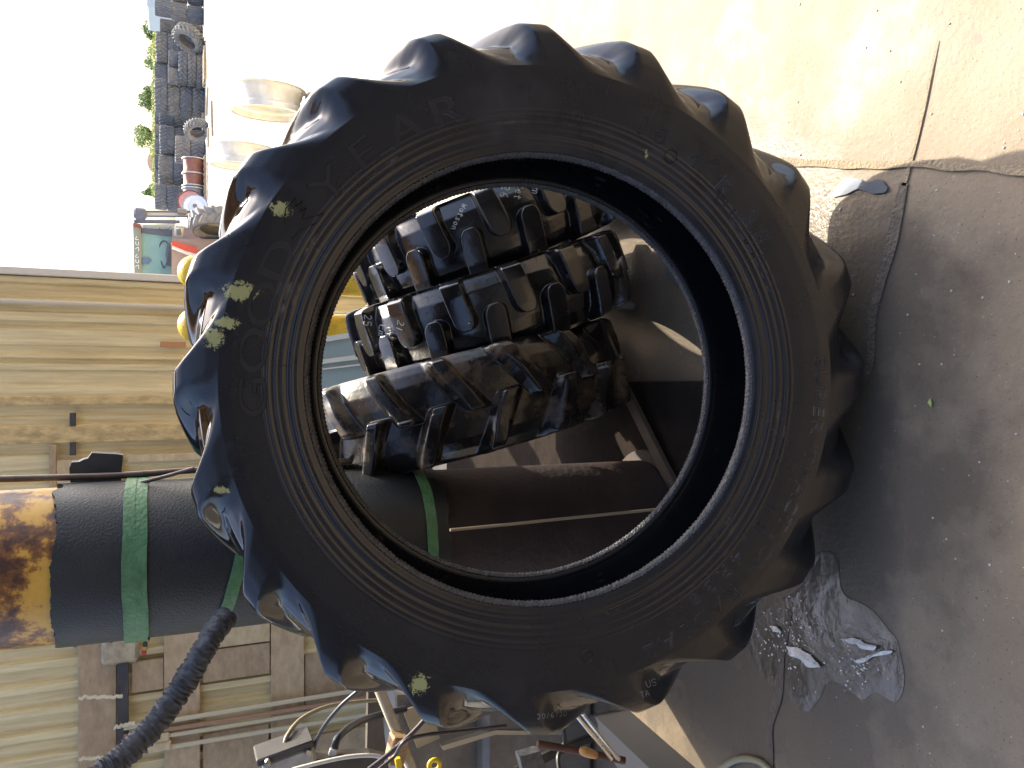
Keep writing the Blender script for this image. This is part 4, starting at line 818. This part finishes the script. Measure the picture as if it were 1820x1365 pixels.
for i, (y0, y1, xt, k, lb) in enumerate(((30, 70, 250, 0, 'loose green tree behind the far right stacks'), (78, 124, 254, 1, 'pale green bushy tree behind the low wide stack'), (138, 202, 249, 0, 'widest dark green tree, behind the tall straight stack'), (224, 272, 238, 1, 'tallest light green tree, behind the leaning brown tyre'), (322, 347, 254, 0, 'smallest green tree, behind the tractor mast'))):
    Y = 78; xa, xb = at(260, y1, Y).x, at(260, y0, Y).x; zt = yz(xt, Y, y0); c = Vector(((xa + xb) / 2, Y, zt * .72)); t = empty('yard_tree', (c.x, Y, 0)); tag(t, lb, 'tree', 'trees behind the tyre stacks')
    mb = MB(); mb.tube([(0, 0, 0), (.05, 0, zt * .3), (-.05, 0, zt * .6), (.1, 0, zt * .85)], [.16, .13, .08, .03], 8)
    for q in range(5): a = q * 1.3; mb.tube([(0, 0, zt * (.35 + .08 * q)), (math.cos(a) * abs(xb - xa) * .3, math.sin(a) * .5, zt * (.6 + .07 * q))], [.06, .02], 6)
    mb.build('trunk', wood, t); mb = MB(); leafcloud(mb, (0, 0, zt * .72), (abs(xb - xa) / 2 * 1.05, 1.2, zt * .34), 1800, .13, rnd); mb.build('crown', lm[k], t, auto=None)
mb = MB(); A, B = at(272, 350, 70), at(272, 20, 70)
for i in range(9000):
    x = A.x + (B.x - A.x) * rnd.random(); z = rnd.random() ** .6 * (yz(270, 70) + .25 * noise.noise(Vector((x * .6, 0, 0)))); p = Vector((x, 70 + rnd.uniform(-.6, .6), z)); a = Vector((rnd.gauss(0, 1), rnd.gauss(0, 1), rnd.gauss(0, 1))).normalized(); b2 = a.orthogonal().normalized()
    mb.add([p - a * .13, p - b2 * .08, p + a * .13, p + b2 * .08], [(0, 1, 2, 3)])
tag(mb.build('boundary_hedge', lm[2], auto=None), 'yellow-green hedge running behind all the tyre stacks', 'hedge')
# pale hut roof far off and blue-grey van edge at the top of the photo
p = at(266, 293, 90); hb = empty('distant_hut', (p.x, 90, 0)); tag(hb, 'small tan hut with rounded roof in the distance beyond the hedge', 'hut'); zt = yz(262, 90)
mb = MB(); mb.box((0, 0, zt * .35), (2.6, 3, zt * .7)); mb.build('wall', mat('tan_wall', (.5, .38, .28), .7), hb)
mb = MB(); V = []; n_ = 12
for s_ in (-1.5, 1.5):
    for i in range(n_ + 1): a = math.pi * i / n_; V.append((1.4 * math.cos(a), s_, zt * .7 + zt * .3 * math.sin(a)))
mb.add(V, [(i, i + 1, n_ + 2 + i, n_ + 1 + i) for i in range(n_)] + [tuple(range(n_ + 1)), tuple(range(n_ + 1, 2 * n_ + 2))[::-1]]); mb.build('roof', mat('tan_roof', (.45, .32, .24), .7), hb)
p = at(268, 4, 60); vb = empty('parked_trailer', (p.x, 60, 0)); tag(vb, 'grey trailer box parked behind the far right stacks', 'trailer'); zt = yz(264, 60)
mb = MB(); mb.box((0, 0, (zt + .7) / 2 + .1), (2.4, 4, zt - .8), bev=.06); mb.build('box_body', mat('trailer_grey', (.35, .42, .48), .4), vb)
for s_ in (-1, 1): mb = MB(); mb.lathe([(.4, -.1), (.42, 0), (.4, .1), (.2, .1), (.2, -.1)], (s_ * 1.0, -1.2, .42), 24, Matrix.Rotation(R_(90), 3, 'Y'), True); mb.build('wheel', yard_rub[2], vb)

# ---------------------------------------------------------------- tractor with cab
TY = 20.0
def T(x, y, dy=0): return at(x, y, TY + dy)
tr = empty('farm_tractor', (T(300, 450).x, TY, 0)); tag(tr, 'old tractor with boxy teal glazed cab and red fender beyond the building corner', 'tractor'); tl = tr.location
def tq(name, px, m, dy=0, th=.04): return quad(name, px, TY + dy, th, m, tr)
cabm = mat('cab_grey_green', (.25, .26, .22), .5); dkc = mat('cab_dark', (.10, .11, .15), .5); red = mat('tractor_red', (.55, .07, .035), .4); glassc = mat('teal_cab_glass', (.30, .48, .47), .08, (.22, .38, .38), 1.2)
tq('windscreen', [(250, 413), (250, 540), (312, 540), (312, 415)], glassc, .05, .02)
tq('roof', [(236, 398), (246, 398), (248, 540), (240, 545)], cabm, -.15, 1.4)
tq('roof_visor', [(244, 405), (250, 405), (252, 540), (246, 540)], mat('visor_grey', (.3, .27, .24), .5), -.1, .08)
tq('cab_post', [(248, 405), (248, 413), (312, 420), (312, 408)], dkc, 0, .08)
tq('side_window', [(254, 399), (254, 405), (312, 407), (310, 398)], mat('side_glass', (.45, .5, .45), .1), .1, .02)
tq('rear_wall', [(250, 400), (250, 540), (335, 540), (335, 400)], mat('pale_cab_back', (.50, .60, .56), .5), 1.3, .04)
mb = MB(); mb.tube(smooth_pts([T(284, 402, -.05) - tl, T(284, 407, -.08) - tl, T(298, 407, -.08) - tl, T(304, 402, -.05) - tl], 4), .012, 6); mb.build('door_handle', dkc, tr)
mb = MB()
mb.tube([T(292 + 1.5 * math.sin(a * 2), 452 + 24 * math.cos(a), -.02 + .1 * math.sin(a)) - tl + Vector((0, 0, .10 * math.sin(a))) for a in [k * math.pi / 12 for k in range(25)]], .02, 6, cap=False); mb.build('steering_wheel', dkc, tr)
tq('dashboard', [(298, 432), (294, 452), (298, 472), (314, 475), (314, 428)], mat('dash_grey', (.16, .16, .16), .6), -.03, .05)
tq('sun_visor', [(250, 458), (264, 458), (270, 462), (264, 468), (250, 468)], mat('blue_visor', (.12, .18, .3), .5), -.0, .02)
tq('bonnet', [(305, 425), (305, 540), (440, 540), (440, 425)], mat('bonnet_brown', (.33, .24, .2), .5), -1.2, .9)
tq('scuttle', [(306, 405), (306, 425), (440, 425), (440, 405)], mat('scuttle_mauve', (.32, .25, .25), .5), -.05, .4)
tq('red_fender', [(304, 430), (308, 428), (350, 440), (352, 452), (330, 446), (306, 436)], red, -1.3, .3); tq('pale_fender_edge', [(306, 436), (308, 437), (350, 451), (350, 460), (305, 442)], mat('pale_panel', (.7, .66, .58), .4), -1.28, .2)
tq('red_fender', [(332, 386), (350, 388), (362, 396), (362, 400), (334, 395)], red, -.6, .2)
tq('loader_mast', [(255, 375), (255, 384), (372, 385), (372, 376)], mat('mast_grey', (.55, .53, .48), .45), -.4, .12)
tq('mast_frame', [(252, 374), (252, 376.5), (380, 377.5), (380, 374.5)], dkc, -.44, .05); tq('mast_frame', [(252, 383), (252, 385), (380, 386), (380, 384)], dkc, -.44, .05)
tq('cab_rail', [(238, 390), (238, 396), (320, 397), (320, 391)], dkc, -.1, .06); tq('roof_bracket', [(236, 396), (250, 398), (252, 404), (238, 402)], mat('maroon', (.25, .08, .06), .5), -.2, .2)
mb = MB(); mb.box(T(249, 380, -.5) - tl, (.26, .16, .28), bev=.05); mb.build('lamp_box', dkc, tr)
mb = MB(); mb.box(T(324, 376, -.5) - tl, (.12, .12, .2), bev=.02); mb.build('mast_clamp', mat('clamp', (.2, .19, .16), .5), tr)
mr_ = empty('mirror_tmp', (0, 0, 0)); bpy.data.objects.remove(mr_)
mb = MB(); mb.box(T(318, 411, -.6) - tl, (.27, .07, .21), Matrix.Rotation(R_(4), 3, 'Y'), .05); mir = mb.build('mirror_housing', mat('mirror_cream', (.45, .44, .32), .45), tr)
mb = MB(); mb.box(T(318, 413, -.65) - tl, (.17, .02, .13), None, .008); mb.build('mirror_glass', mat('mirror_glass', (.8, .8, .78), .05, metal=1), mir)
mb = MB(); mb.tube(smooth_pts([T(326, 416, -.6) - tl, T(334, 424, -.6) - tl, T(340, 428, -.6) - tl, T(345, 430, -.6) - tl], 4), .018, 6); mb.build('mirror_arm', cabm, tr)
mb = MB()
for i in range(6): # worn pale hand painted letters, unreadable from here, along the cab roof
    yy = 478 - i * 10.5; st = [[(0, 0), (1, .1), (.6, 1)], [(1, .9), (.2, .8), (.1, .1), (.9, 0)], [(0, 0), (0, 1), (.8, .5)]][i % 3]
    mb.tube(smooth_pts([T(246.5 - py * 6, yy - px_ * 7, -.17) - tl for px_, py in st], 4), .008, 5)
mb.build('roof_lettering', mat('pale_letter', (.75, .85, .82), .5), tr)
s4 = std_profiles(.62, .36, .2, .04); wm = make_tyre_mesh('wheel', *s4, 20, 200, 14, .42, R_(16), yard_rub[1], edge=.12, sm=1, nside=6)
for (x, y, dy) in ((372, 397, -1.4), (372, 500, -1.4)):
    o_ = link(bpy.data.objects.new('wheel', wm), tr); pp = T(x, y, dy) - tl; o_.location = (pp.x, pp.y, .62); o_.rotation_euler = (0, R_(90), R_(12))
    mb = MB(); mb.lathe([(.37, .08), (.34, .02), (.2, .0), (.1, .05), (0, .05)], (0, 0, .06), 30); mb.build('wheel_hub', mat('hub_cream', (.5, .45, .35), .5), o_)
wm2 = make_tyre_mesh('wheel', *std_profiles(.8, .5, .22, .04), 20, 200, 14, .42, R_(16), yard_rub[0], edge=.12, sm=1, nside=6)
for sx in (-.75, .55): o_ = link(bpy.data.objects.new('wheel', wm2), tr); o_.location = (sx, 1.0, .8); o_.rotation_euler = (0, R_(90), 0)
bpy.context.view_layer.update()
